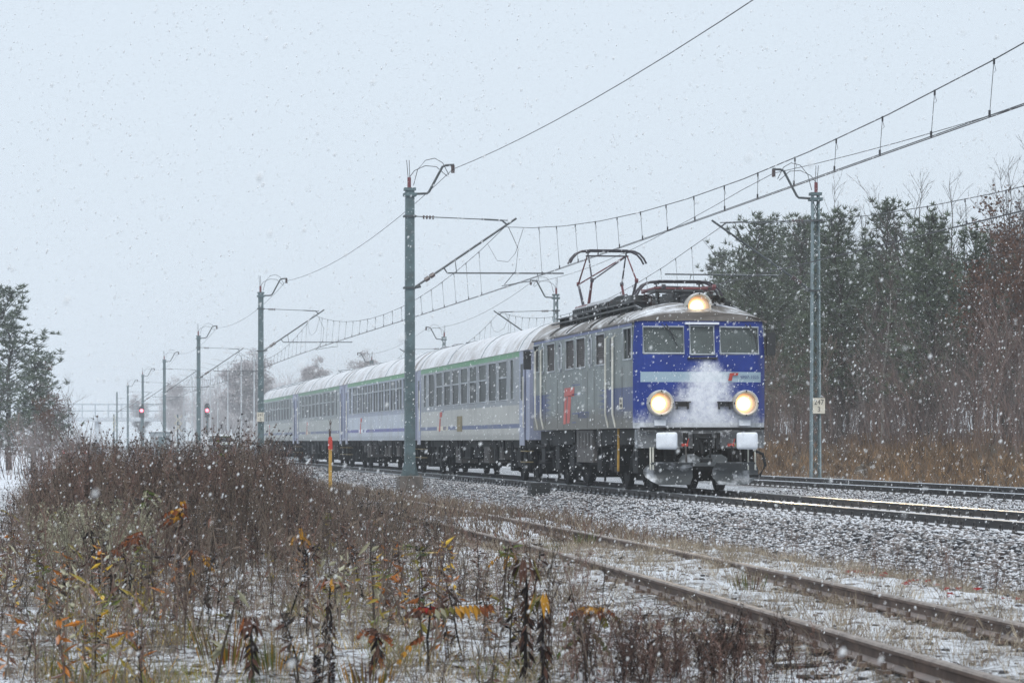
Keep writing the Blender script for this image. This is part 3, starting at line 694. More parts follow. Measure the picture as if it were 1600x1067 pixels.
# buffer beam, buffers, coupling, hoses, ploughs
mb = MB(); mb.mat('beam'); mb.box((-1.42, .10, 0.98), (1.42, .55, 1.40)); mb.build('buffer_beam', None, loco)
mb = MB(); mb.tube([(-1.40, .02, 1.41), (0, -.08, 1.41), (1.40, .02, 1.41)], .035, 6); mb.build('skirt_edge', 'under', loco)
for ye, sg in ((-0.48, 1), (LEN + .48, -1)):
    for x in (-.90, .90):
        e = empty('buffer', (x, ye, 1.14)); e.parent = loco
        mb = MB(); w, h = .235, .185; pts = []
        for cx_, cz_, a0 in ((w - .05, h - .05, 0), (-w + .05, h - .05, 90), (-w + .05, -h + .05, 180), (w - .05, -h + .05, 270)):
            for a in (0, 30, 60, 90): pts.append((cx_ + .05 * math.cos(R(a0 + a)), 0, cz_ + .05 * math.sin(R(a0 + a))))
        mb.extrude(pts, (0, .05 * sg, 0)); fix_normals(mb.build('buffer_plate', 'under', e))
        if sg > 0:
            mb = MB(); rg = [[(p[0] * k, y_, p[2] * k * (1 + .02 * math.sin(p[0] * 40))) for p in pts] for k, y_ in ((1.0, .0), (1.01, -.025), (.93, -.055), (.78, -.075), (.4, -.088))]; n_ = len(pts)
            for r0, r1 in zip(rg[:-1], rg[1:]):
                for i in range(n_): mb.quad(r0[i], r0[(i + 1) % n_], r1[(i + 1) % n_], r1[i])
            mb.quad(*rg[-1]); so = fix_normals(mb.build('snow_crust', 'buffer_snow', e)); smooth_by_angle(so, 60)
        mb = MB(); mb.tube([(0, .05 * sg, 0), (0, .32 * sg, 0)], .09, 12); mb.tube([(0, .3 * sg, 0), (0, .6 * sg, 0)], .135, 12); mb.build('buffer_shank', 'under', e)
mb = MB(); mb.box((-.10, -.28, 1.0), (.10, .1, 1.2)); mb.tube([(0, -.25, 1.12), (0, -.38, 1.1), (0, -.36, .95), (.0, -.28, .9)], .045, 8); mb.box((-.2, -.06, .92), (.2, .1, 1.30))
for x in (-.09, .09): mb.tube([(x, -.3, 1.1), (x, -.42, .85), (x, -.38, .72)], .022, 6)
mb.tube([(-.13, -.39, .72), (.13, -.39, .72)], .05, 8); mb.tube([(-.16, -.36, 1.2), (.16, -.36, 1.2)], .035, 6); mb.build('screw_coupling', 'under', loco)
for x in (-.42, .30):
    mb = MB(); mb.box((x, -.02, .95), (x + .1, .12, 1.32)); mb.build('coupling_bracket', 'under', loco)
for i, (x, c) in enumerate(((-.68, 'pan_red'), (-.42, 'pan_red'), (.62, 'pan_red'), (.80, 'yellow'))):
    e = empty('brake_hose', (x, -.05, 1.05)); e.parent = loco
    mb = MB(); mb.box((-.07, -.10, -.03), (.07, .0, .03)); mb.tube([(.05, -.06, 0), (.09, -.06, .14)], .012, 5); mb.build('cock', 'red' if c == 'pan_red' else 'yellow', e)
    mb = MB(); mb.tube([(0, -.05, 0), (0, -.16, -.06), (.01, -.18, -.25), (.03, -.1, -.42), (.06, 0, -.46)], .024, 6); mb.build('hose', 'under_grey' if i % 2 else 'under', e)
mb = MB(); mb.tube([(1.1, .0, .95), (1.34, -.1, .85), (1.40, -.12, .6), (1.28, -.1, .38), (1.05, -.05, .36)], .035, 7); mb.build('jumper_cable', 'under', loco)
mb = MB()
for x in (-1.18, -1.12, 1.02, 1.18): mb = MB(); mb.tube([(x, -.05, 1.0), (x, -.06, .5)], .02, 5); mb.build('guide_rod', 'handrail', loco)
for s in (-1, 1):           # curved plough blades under the buffers
    mb = MB(); rows = []
    for k in range(7):
        f = k / 6; z = .17 + .50 * f; yb_ = -.22 + .30 * math.sin(f * math.pi * .95) - .10 * f
        x0 = .22 + .10 * max(0, f - .6) + .10 * (1 - min(1, f * 3)); x1 = 1.30 - .30 * (1 - min(1, f * 1.8)) ** 2 - .45 * max(0, f - .7)
        rows.append([Vector((s * (x0 + (x1 - x0) * j / 6), yb_ + .16 * (j / 6) ** 2, z)) for j in range(7)])
    for k in range(6):
        for j in range(6): mb.quad(rows[k][j], rows[k][j + 1], rows[k + 1][j + 1], rows[k + 1][j])
    o = fix_normals(mb.build('plough_blade', 'plough', loco)); smooth_by_angle(o, 60); md = o.modifiers.new('thick', 'SOLIDIFY'); md.thickness = .015
    mb = MB(); mb.box((s * .8 - .03, -.05, .6), (s * .8 + .03, .25, .98)); mb.build('plough_bracket', 'under', loco)
mb = MB(); mb.extrude([(-.52, -.08, .58), (.52, -.08, .58), (.55, -.08, .76), (.42, -.08, .84), (.12, -.08, .84), (.05, -.08, .78), (-.1, -.08, .78), (-.2, -.08, .85), (-.45, -.08, .84), (-.55, -.08, .72)], (0, .03, 0)); mb.build('centre_apron', 'plough', loco)
# bogies
def bogie(parent, yc, base, wr, frame_mat='under', wide=1.02):
    e = empty('bogie', (0, yc, 0)); e.parent = parent
    mb = MB()
    for s in (-1, 1):
        mb.extrude([(s * wide, -base / 2 - .75, .62), (s * wide, -base / 2 - .6, .85), (s * wide, -.6, .85), (s * wide, -.35, .55), (s * wide, .35, .55), (s * wide, .6, .85), (s * wide, base / 2 + .6, .85), (s * wide, base / 2 + .75, .62), (s * wide, base / 2 - .5, .62), (s * wide, .5, .42), (s * wide, -.5, .42), (s * wide, -base / 2 + .5, .62)], (s * .11, 0, 0))
        for yy_ in (-base / 2, base / 2):
            mb.box((min(s * wide, s * (wide + .2)), yy_ - .17, wr - .17), (max(s * wide, s * (wide + .2)), yy_ + .17, wr + .17))
            for d in (-.33, .33): mb.tube([(s * (wide + .05), yy_ + d, .38), (s * (wide + .05), yy_ + d, .82)], .085, 8)
            mb.tube([(s * (wide + .13), yy_ + .2, .95), (s * (wide + .13), yy_ - .25, .4)], .04, 6)
        mb.box((min(s * wide, s * (wide + .16)), -.28, .56), (max(s * wide, s * (wide + .16)), .28, .95))
        for yy_ in (-base / 2 - .68, base / 2 + .68): mb.box((s * .75 - .08, yy_ - .06, .25), (s * .75 + .08, yy_ + .06, .75))
    mb.box((-wide, -.4, .5), (wide, .4, .8)); mb.box((-.8, -base / 2 - .7, .45), (.8, -base / 2 - .55, .8)); mb.box((-.8, base / 2 + .55, .45), (.8, base / 2 + .7, .8))
    mb.build('bogie_frame', frame_mat, e)
    for yy_ in (-base / 2, base / 2):
        mb = MB()
        for s in (-1, 1):
            mb.lathe([(.08, s * .60), (.12, s * .82), (wr * .55, s * .74), (wr * .86, s * .73), (wr, s * .70 - .0), (wr, s * .83), (wr * .88, s * .84), (wr * .84, s * .80), (wr * .5, s * .79), (.1, s * .86), (.001, s * .86)], (0, yy_, wr), 'X', 24)
        mb.tube([(-.7, yy_, wr), (.7, yy_, wr)], .09, 8); fix_normals(mb.build('wheelset', frame_mat, e))
    return e
for yc in (3.35, LEN - 3.35):
    for d in (-.75, .75): mb = MB(); mb.box((-.66, yc + d - .62, .22), (.66, yc + d + .62, 1.06)); mb.build('traction_motor', 'under', loco)
    for d in (-2.35, -.02, 2.3):
        for s in (-1, 1): mb = MB(); mb.box((s * 1.2 - .12, yc + d - .3, .42), (s * 1.2 + .12, yc + d + .3, 1.0)); mb.build('sand_box', 'under', loco)
bogie(loco, 3.35, 3.05, .625, wide=.98); bogie(loco, LEN - 3.35, 3.05, .625, wide=.98)
mb = MB(); mb.box((-1.30, .5, 1.05), (1.30, LEN - .5, 1.40)); mb.box((-1.0, 5.6, .55), (1.0, 9.7, 1.1)); mb.build('underframe', 'under', loco)
for y0, y1, z0, x, m in ((6.3, 8.7, .62, -1.36, 'under_grey'), (9.1, 9.7, .75, -1.30, 'under'), (5.5, 5.9, .7, -1.32, 'under_grey')):
    mb = MB(); mb.box((x, y0, z0), (x + .55, y1, 1.40)); k = int((y1 - y0) / .45)
    for i in range(k): mb.box((x - .02, y0 + .08 + i * .45, z0 + .35), (x, y0 + .36 + i * .45, 1.33))
    mb.build('equipment_box', m, loco)
random.seed(12)
mb = MB()                   # pipes, rods and cylinders hung under the frame
for k in range(34):
    y = random.uniform(.6, LEN - .6); x = -1.34 + random.uniform(0, .12); z = random.uniform(.5, 1.3)
    if random.random() < .6: mb.tube([(x, y, z), (x + random.uniform(-.03, .05), y + random.uniform(-.15, .15), z - random.uniform(.2, .5))], random.uniform(.012, .035), 5)
    else: mb.tube([(x, y, z), (x, y + random.uniform(.4, 1.4), z + random.uniform(-.05, .05))], random.uniform(.015, .05), 6)
tag(mb.build('pipework', 'under', loco), kind='stuff')
mb = MB(); mb.tube([(-1.42, 2.55, 1.42), (-1.42, 2.6, .45)], .03, 6); mb.build('sand_pipe', 'stake', loco)
# roof equipment
def stack_box(y0, y1, w, z0, z1, name, slats):
    mb = MB(); mb.extrude([(-w, y0, z0), (w, y0, z0), (w * 1.0, y0, z1 - .12), (w * .75, y0, z1), (-w * .75, y0, z1), (-w, y0, z1 - .12)], (0, y1 - y0, 0))
    for k in range(slats):
        y = y0 + (y1 - y0) * (k + .5) / slats
        for s in (-1, 1): mb.box((s * w - .03, y - .05, z0 + .04), (s * w + .03, y + .05, z1 - .14))
    for k in range(3): mb.box((-w - .035, y0 + .03, z0 + .08 + k * .09), (w + .035, y1 - .03, z0 + .10 + k * .09))
    fix_normals(mb.build(name, 'roof_gear', loco))
stack_box(7.2, 12.6, .80, 4.24, 4.66, 'resistor_housing', 18); stack_box(4.9, 6.7, .70, 4.24, 4.52, 'roof_hatch', 8)
for s in (-1, 1):
    mb = MB(); mb.box((s * .98 - .16, 2.1, 4.30), (s * .98 + .16, 13.2, 4.33))
    for k in range(13): mb.box((s * .98 - .14, 2.2 + k * .88, 4.08), (s * .98 + .14, 2.25 + k * .88, 4.30))
    mb.build('roof_walkway', 'roof_gear', loco)
def insulator(mb, p, h=.28, r=.075):
    pr = [(.03, 0)]
    for k in range(5): pr += [(r * .5, h * (k + .1) / 5), (r, h * (k + .45) / 5), (r * .5, h * (k + .8) / 5)]
    mb.lathe(pr + [(.03, h)], p, 'Z', 8)
def pantograph(yc, raised):
    e = empty('pantograph', (0, yc, 4.26)); e.parent = loco
    for x in (-.62, .62):
        for y in (-.75, .75): mb = MB(); insulator(mb, (x, y, 0)); mb.build('insulator', 'insulator', e)
    mb = MB(); zb = .34
    mb.tube([(-.68, -.8, zb), (.68, -.8, zb), (.68, .8, zb), (-.68, .8, zb), (-.68, -.8, zb)], .035, 6); mb.tube([(-.6, -.35, zb), (.6, -.35, zb)], .05, 7); mb.tube([(-.6, .35, zb), (.6, .35, zb)], .05, 7)
    for x in (-.5, .5): mb.tube([(x, -.8, zb), (x, .8, zb)], .03, 6)
    mb.build('base_frame', 'pan_red', e)
    if raised: zk, yk, zt = .98, 1.05, 1.66
    else: zk, yk, zt = .36, 1.25, .40
    for sy in (-1, 1):
        for x in (-.55, .55):
            mb = MB(); mb.tube([(x, sy * .35, zb), (x * 1.05, sy * yk, zk)], .042, 7, .03); mb.build('lower_arm', 'pan_red' if x * sy > 0 else 'pan_dark', e)
            mb = MB(); mb.tube([(x * 1.05, sy * yk, zk), (x * .92, sy * .10, zt)], .024, 6, .018); mb.tube([(x * 1.05 - .04, sy * yk, zk), (x * 1.05 + .04, sy * yk, zk)], .055, 7); mb.build('upper_arm', 'pan_dark' if x * sy > 0 else 'pan_red', e)
        mb = MB(); mb.tube([(-.56, sy * yk, zk), (.50, sy * .10, zt)], .018, 6); mb.build('cross_brace', 'pan_red' if sy > 0 else 'pan_dark', e)
    mb = MB(); mb.tube([(-.56, 0, zt), (.56, 0, zt)], .022, 6); mb.tube([(-.5, 0, zt), (-.5, 0, zt + .1)], .02, 5); mb.tube([(.5, 0, zt), (.5, 0, zt + .1)], .02, 5); mb.build('head_crossbar', 'pan_dark', e)
    for dy in (-.19, .19):
        z = zt + .13; mb = MB(); mb.tube([(-1.0, dy, z - .33), (-.93, dy, z - .20), (-.82, dy, z - .08), (-.68, dy, z - .015), (-.5, dy, z), (.5, dy, z), (.68, dy, z - .015), (.82, dy, z - .08), (.93, dy, z - .20), (1.0, dy, z - .33)], .026, 7); mb.box((-.5, dy - .035, z), (.5, dy + .035, z + .03)); mb.build('collector_strip', 'pan_dark', e)
    mb = MB(); mb.box((-.53, -.19, zt + .07), (-.47, .19, zt + .11)); mb.box((.47, -.19, zt + .07), (.53, .19, zt + .11)); mb.build('head_frame', 'pan_dark', e)
pantograph(12.05, True); pantograph(2.75, False)
mb = MB()
for y in (4.3, 6.9): insulator(mb, (-.35, y, 4.25), .3); insulator(mb, (.35, y, 4.25), .3)
mb.build('roof_insulator', 'insulator', loco)
mb = MB(); mb.tube([(-.35, 2, 4.62), (-.35, 4.3, 4.58), (-.35, 6.9, 4.58), (-.3, 7.6, 4.72), (-.3, 11.3, 4.72)], .02, 5); mb.tube([(.35, 4.3, 4.58), (.35, 6.9, 4.58), (.3, 7.4, 4.70)], .02, 5); mb.build('roof_busbar', 'pan_dark', loco)
mb = MB(); mb.box((-.30, 1.25, 4.18), (.30, 1.75, 4.5)); mb.box((-.85, 1.15, 4.49), (.25, 2.0, 4.54)); mb.tube([(-.8, 1.2, 4.2), (-.8, 1.2, 4.5)], .03, 6); mb.build('roof_locker', 'roof_gear', loco); mb = MB(); mb.box((-.95, 3.6, 4.3), (-.5, 4.5, 4.52)); mb.build('switch_box', 'roof_gear', loco); mb = MB(); mb.box((.3, 5.0, 4.5), (.65, 6.2, 4.66)); mb.build('roof_cover', 'roof_gear', loco)
e = empty('horn', (.42, .62, 4.10)); e.parent = loco
mb = MB(); mb.tube([(0, 0, 0), (0, 0, .17)], .02, 5); mb.lathe([(.02, .3), (.03, .1), (.06, 0), (.10, -.10)], (0, 0, .19), 'Y', 12); mb.lathe([(.02, .3), (.03, .1), (.05, 0), (.08, -.08)], (.15, 0, .16), 'Y', 12); mb.build('horn_bell', 'roof_gear', e)

# ------------------------------------------------------------------ the coaches
def coach(y0, paint, label, style, logo_y):
    cl = empty('passenger_coach', (T1, y0, 0)); tag(cl, label, 'coach', 'coaches of the passenger train')
    W, LE, zb, zt = 1.43, 26.4, 1.17, 3.62
    wins = [(2.55, 3.25)] + [(3.95 + 2.12 * k, 5.55 + 2.12 * k) for k in range(9)] + [(23.2, 23.9)]
    if style == 'b': wins = [(2.4, 3.1)] + [(3.6 + 2.13 * k, 5.35 + 2.13 * k) for k in range(9)] + [(23.2, 24.0)]
    z0w, z1w = 2.30, 3.41
    body = MB(); holes = [(a, b, z0w, z1w) for a, b in wins]
    doors = [(0.62, 1.42), (LE - 1.42, LE - .62)]
    for s in (-1, 1): panel(body, lambda u, v, s=s: (s * (W - (.05 if (u < .001 or u > LE - .001) else 0)), u, v), [0, 1.5, LE - 1.5, LE], [zb, 2.14, 3.47, zt], holes, (-s * .018, 0, 0))
    for y in (0, LE): panel(body, lambda u, v, y=y: (u, y, v), [-W + .05, W - .05], [zb, zt], [], (0, 0, 0))
    fix_normals(body.build('body_shell', paint, cl))
    rf = MB(); us = [-1 + k / 8 for k in range(17)]
    pr = [(math.copysign(abs(u) ** .8, u) * (W + .02), zt + .80 * (1 - abs(u) ** 2.4) ** .8) for u in us]
    yrs = [-.0, .25, 6.6, 13.2, 19.8, LE - .25, LE]
    for i in range(len(yrs) - 1):
        for j in range(16): rf.quad((pr[j][0], yrs[i], pr[j][1]), (pr[j + 1][0], yrs[i], pr[j + 1][1]), (pr[j + 1][0], yrs[i + 1], pr[j + 1][1]), (pr[j][0], yrs[i + 1], pr[j][1]))
    for y in (0, LE): rf.quad(*[(p[0], y, p[1]) for p in pr])
    r = rf.build('roof', 'coach_roof', cl); fix_normals(r); smooth_by_angle(r, 40)
    if style == 'ribbed':
        for k in (3, 5, 8, 11, 13):
            mb = MB(); mb.box((pr[k][0] - .02, .3, pr[k][1] - .02), (pr[k][0] + .02, LE - .3, pr[k][1] + .03)); mb.build('roof_rib', 'hut', r)
    for y in (1.5, LE - 1.5, 9.2, 17.2):
        mb = MB(); mb.tube([(p[0] * 1.004, y, p[1] + .006) for p in pr], .014, 4); mb.build('roof_seam', 'hut', r)
    for y in (1.3, LE - 1.2):
        mb = MB(); mb.lathe([(.30, -.02), (.30, .08), (.2, .15), (.001, .17)], (0, y, zt + .78), 'Z', 12); mb.build('roof_vent', 'roof_gear', r)
    X = -(W - .03)
    for s in ((-1, 1)):
        X = s * (W - .016)
        for i, (a, b) in enumerate(wins):
            zm = 2.95 if style != 'b' else 3.1
            narrow = (b - a) < .9
            w = empty('window', (0, 0, 0)); w.parent = cl
            if narrow or (style == 'a' and i in (2, 9)):
                mb = MB(); mb.quad((X, a, z0w), (X, b, z0w), (X, b, z1w), (X, a, z1w)); mb.build('pane', 'glass_up' if narrow else 'glass', w)
            else:
                mb = MB(); mb.quad((X, a, z0w), (X, b, z0w), (X, b, zm), (X, a, zm)); mb.build('pane', 'glass', w)
                X2 = X + s * .006; mb = MB(); mb.quad((X2, a, zm), (X2, b, zm), (X2, b, z1w), (X2, a, z1w)); mb.build('pane', 'glass_up', w)
                mb = MB(); mb.box((min(X, X + s * .025), a, zm - .02), (max(X, X + s * .025), b, zm + .02)); mb.build('window_bar', 'alu', w)
            if style == 'b' and not narrow:
                mb = MB(); m_ = (a + b) / 2; mb.box((min(X, X + s * .03), m_ - .05, z0w), (max(X, X + s * .03), m_ + .05, z1w)); mb.build('mullion', 'alu', w)
            fr = MB(); k = s * (W + .004); fr.tube([(k, a, z0w), (k, b, z0w), (k, b, z1w), (k, a, z1w), (k, a, z0w)], .018, 4); fr.build('window_frame', 'alu', w)
        for a, b in doors:
            k0, k1 = sorted((s * (W - .01), s * (W + .015))); mb = MB(); mb.box((k0, a, 1.02), (k1, b, 3.45)); d = mb.build('door', paint, cl)
            k0, k1 = sorted((s * (W + .015), s * (W + .020))); mb = MB(); mb.box((k0, a + .2, 2.25), (k1, b - .2, 3.25)); mb.build('door_window', 'glass', d)
            mb = MB(); mb.tube([(s * (W + .05), a - .09, 1.5), (s * (W + .05), a - .09, 2.9)], .018, 5); mb.build('handrail', 'handrail', d)
            for z in (.55, .85):
                mb = MB(); mb.box((s * 1.3 - .12, a, z), (s * 1.3 + .12, b, z + .03)); mb.build('step', 'route', cl)
    L2 = -W - .006
    y = logo_y; poly('logo', 'red', [(y + .42, 1.46), (y + .02, 1.46), (y - .12, 1.90), (y + .18, 1.90)], L2, cl); poly('logo', 'red', [(y + .2, 1.93), (y - .45, 1.93), (y - .5, 2.10), (y + .15, 2.10)], L2, cl)
    poly('logo_stroke', 'logo_blue', [(y - .5, 2.10), (y - 1.0, 2.10), (y - 1.0, 2.13), (y - .5, 2.13)], L2, cl)
    poly('stripe_gap', 'plate' if style != 'b' else 'buffer_snow', [(y + .9, 1.49), (y - 2.0, 1.49), (y - 2.0, 1.63), (y + .9, 1.63)], L2 + .003, cl)
    text('lettering', 'INTERCITY', .16, 'logo_blue', cl, (L2, y - 1.2, 1.555), (R(90), 0, R(-90)), 1.1)
    if style == 'a':
        poly('route_board', 'route', [(y - 4.3, 1.44), (y - 5.6, 1.44), (y - 5.6, 1.93), (y - 4.3, 1.93)], L2, cl)
    mb = MB(); mb.box((-1.15, .35, .95), (1.15, LE - .35, 1.17)); mb.build('underframe', 'under', cl)
    for yc in (3.7, LE - 3.7): mb = MB(); mb.box((-.6, yc - 1.9, .22), (.6, yc + 1.9, .95)); mb.build('brake_gear', 'under', cl)
    bogie(cl, 3.7, 2.5, .46, wide=.95); bogie(cl, LE - 3.7, 2.5, .46, wide=.95)
    random.seed(int(y0)); yb_ = 6.2
    while yb_ < LE - 7.2:
        L = random.choice((.7, 1.1, 1.6)); m = random.choice(('under', 'under', 'under_grey')); z = random.uniform(.42, .7)
        mb = MB(); mb.box((-1.22, yb_, z), (-.5, yb_ + L, .97))
        for k in range(int(L / .3)): mb.box((-1.24, yb_ + .06 + .3 * k, z + .06), (-1.22, yb_ + .24 + .3 * k, .9))
        mb.build('equipment_box', m, cl); mb = MB(); mb.box((.5, yb_, z), (1.2, yb_ + L, .97)); mb.build('equipment_box', m, cl); yb_ += L + random.uniform(.3, 1.3)
    mb = MB()
    for k in range(20):
        y = random.uniform(1, LE - 1); mb.tube([(-1.25, y, 1.15), (-1.25 + random.uniform(-.02, .1), y + random.uniform(-.2, .2), random.uniform(.3, .8))], random.uniform(.012, .03), 5)
    tag(mb.build('pipework', 'under', cl), kind='stuff')
    for y in (-.22, LE + .22):
        mb = MB(); mb.box((-.75, min(y, y * .0 + (0 if y < 0 else LE)), 1.1), (.75, max(y, (0 if y < 0 else LE)), 3.45)); mb.build('gangway_bellows', 'seal', cl)
        for x in (-.875, .875):
            mb = MB(); yy_ = (0, -.4) if y < 0 else (LE, LE + .4); mb.tube([(x, yy_[0], 1.06), (x, yy_[1] * 1.0, 1.06)], .10, 10); mb.lathe([(.001, 0), (.25, 0), (.25, .03)], (x, yy_[1], 1.06), 'Y', 14); mb.build('buffer', 'under', cl)
    return cl
coach(85.05, 'coach_a', 'cream and lavender coach with snowy roof coupled directly behind the locomotive', 'a', 19.3)
coach(112.25, 'coach_b', 'pale blue coach with mullioned windows, second behind the locomotive', 'b', 19.0)
coach(139.45, 'coach_c', 'grey coach with half open windows, third behind the locomotive', 'c', 19.3)
coach(166.65, 'coach_c', 'hindmost coach of the train with ribbed white roof', 'ribbed', 19.3)

# ------------------------------------------------------------------ overhead line masts
SP = 70.8; MX1, MX2 = 11.4, 24.6
def h_post(h):
    mb = MB(); w0, w1 = .165, .135
    for s in (-1, 1):       # two channels with flanges turned out, tapering
        mb.extrude([(s * w0, -.17, -.1), (s * w0, .17, -.1), (s * w1, .14, h), (s * w1, -.14, h)], (-s * .014, 0, 0))
    mb.extrude([(-w0 + .015, -.17, -.1), (w0 - .015, -.17, -.1), (w1 - .015, -.14, h), (-w1 + .015, -.14, h)], (0, .012, 0))
    mb.extrude([(-w0 + .015, .17, -.1), (w0 - .015, .17, -.1), (w1 - .015, .14, h), (-w1 + .015, .14, h)], (0, -.012, 0))
    return mb
def lattice_post(h):
    mb = MB().mat('steel_pale')
    def wx(z): return .175 - .055 * z / h
    for s in (-1, 1):
        mb.extrude([(s * wx(0), -.13, -.3), (s * wx(0), .13, -.3), (s * wx(h), .11, h), (s * wx(h), -.11, h)], (-s * .012, 0, 0))
        for y in (-.13, .118): mb.extrude([(s * wx(0), y, -.3), (s * wx(h), y * .85, h), (s * (wx(h) - .055), y * .85, h), (s * (wx(0) - .055), y, -.3)], (0, .012, 0))
    return mb
def mast(x, y, side, lattice, label, plate=None, h=9.15, top='bracket', full=True):
    g0 = float(ballast_z(min(x, 24.6))) - .05
    m = empty('catenary_mast', (x, y, g0)); tag(m, label, 'mast', 'masts of the overhead line')
    d = -g0; s = side
    H = h + d
    if lattice:
        o = lattice_post(H).build('post', None, m); fix_normals(o)
        mb = MB(); n = 21
        for k in range(n):
            z0 = .2 + (H - .5) * k / n; z1 = .2 + (H - .5) * (k + 1) / n
            for y_ in (-.122, .12):
                a, b = (-.13, .13) if k % 2 else (.13, -.13)
                mb.tube([(a * (1 - .3 * z0 / H), y_, z0), (b * (1 - .3 * z1 / H), y_, z1)], .013, 4)
                mb.tube([(-a * (1 - .3 * z0 / H), y_ * .93, z0), (-b * (1 - .3 * z1 / H), y_ * .93, z1)], .013, 4)
        mb.build('lacing', 'steel', m)
    else:
        o = h_post(H).build('post', 'steel', m); fix_normals(o)
        mb = MB()
        for sx_ in (-1, 1): mb.extrude([(sx_ * .16, -.02, d - .05), (sx_ * .30, -.02, d - .02), (sx_ * .16, -.02, d + .55)], (0, .04, 0))
        mb.build('gusset', 'steel', m)
    mb = MB(); zt = d + (.04 if not lattice else -.05); w = .40
    mb.extrude([(-w, -.36, -.5), (w, -.36, -.5), (w - .02, -.34, zt - .04), (w - .06, -.30, zt), (-w + .06, -.30, zt), (-w + .02, -.34, zt - .04)], (0, .72, 0)); fix_normals(mb.build('foundation', 'concrete', m))
    def tb(name, pts, r, mat='tube', n=7, par=m, r1=None):
        mb = MB(); mb.tube([(s * a, b, c + d) for a, b, c in pts], r, n, r1); return mb.build(name, mat, par)
    if full:
        c = tb('cantilever_tube', [(.16, 0, 6.02), (3.42, 0, 8.24)], .036)
        for f in (.10, .15): tb('insulator', [(.16 + 3.26 * f, 0, 6.02 + 2.22 * f), (.16 + 3.26 * (f + .04), 0, 6.02 + 2.22 * (f + .04))], .075, 'insulator', 8, c)
        tb('clamp', [(.1, 0, 6.0), (.35, 0, 6.05)], .05, 'tube', 6, c)
        t = tb('tie_rod', [(.16, 0, 8.27), (3.15, 0, 8.17)], .017)
        for a in (.42, .52, .62, .72): tb('insulator', [(a, 0, 8.262 - .033 * a), (a + .05, 0, 8.26 - .033 * a)], .06, 'insulator', 8, t)
        tb('clamp', [(2.3, 0, 8.20), (2.95, 0, 8.17), (3.1, 0, 8.05)], .03, 'tube', 6, t)
        rg = tb('registration_tube', [(1.10, 0, 6.63), (1.2, 0, 6.48), (4.95, 0, 6.50)], .026)
        tb('hanger', [(1.45, 0, 6.88), (1.5, 0, 6.5)], .014, 'tube', 5, rg)
        tb('steady_arm', [(4.1, 0, 6.47), (4.15, 0, 6.27), (3.6, 0, 6.20), (2.95, 0, 6.08)], .016, 'tube', 5, rg)
    else: pass
    if top == 'bracket':
        tb('feeder_bracket', [(.1, 0, 8.98), (.55, 0, 9.0), (.62, 0, 9.06), (1.05, 0, 9.86), (1.15, 0, 9.9), (1.42, 0, 9.92)], .04)
        e = tb('insulator', [(1.38, 0, 9.9), (1.38, 0, 9.66)], .06, 'insulator', 8)
        tb('jumper_loop', [(.12, 0, 9.25), (.25, 0, 9.75), (.5, 0, 10.05), (.8, 0, 10.12), (1.05, 0, 9.98), (1.25, 0, 9.6)], .012, 'wire', 5)
        tb('jumper_loop', [(-.05, 0, 9.45), (.15, 0, 9.72), (.5, 0, 9.88), (.85, 0, 9.85), (1.2, 0, 9.55)], .012, 'wire', 5)
        tb('cap', [(-.02, 0, 9.12), (-.02, 0, 9.5)], .06, 'pan_red', 7); tb('spark_rod', [(-.05, 0, 9.45), (-.1, 0, 10.05)], .01, 'wire', 4); tb('spark_rod', [(0, 0, 9.45), (-.02, 0, 10.05)], .01, 'wire', 4)
        mb = MB(); mb.box((-.2, -.2, d + 8.9), (.2, .2, d + 9.0)); mb.box((-.18, -.18, d + 9.08), (.18, .18, d + 9.17)); mb.build('head_plate', 'steel', m)
    for z in (6.0, 8.27):
        mb = MB(); mb.box((-.2, -.2, d + z - .03), (.2, .2, d + z + .03)); mb.build('band', 'tube', m)
    if plate:
        px, pz = plate[2], plate[3]
        mb = MB(); mb.box((px - .20, -.235, d + pz - .25), (px + .20, -.215, d + pz + .25)); p = mb.build('number_plate', 'plate', m)
        text('numerals', plate[0], .24, 'black', p, (px, -.239, d + pz + .11), (R(90), 0, 0), .9); text('numerals', plate[1], .24, 'black', p, (px, -.239, d + pz - .12), (R(90), 0, 0), .9)
    return m
names = ['tall dark steel mast on concrete block beside the first coach', 'dark steel mast with number plate 247 over 2 at the train tail',
         'third dark mast along the left line, beside the red signal', 'fourth dark mast along the left line, past the relay hut', 'fifth dark mast along the left line, nearest the left red signal',
         'sixth faint mast along the left line', 'last and faintest mast along the left line']
for k in range(7): mast(MX1, 100.0 + SP * k, 1, False, names[k], ('247', '2', -.03, 2.45) if k == 1 else None, top='none' if k == 6 else 'bracket', h=9.15 if k != 6 else 9.3)
namesr = ['pale lattice mast with plate 247 over 3 in front of the forest', 'lattice mast top showing above the first coach roof', 'distant lattice mast above the second coach roof', 'faint lattice mast above the third coach roof']
for k in range(4): mast(MX2 + bend(100.0 + SP * k), 100.0 + SP * k, -1, True, namesr[k], ('247', '3', .06, 2.28) if k == 0 else None)
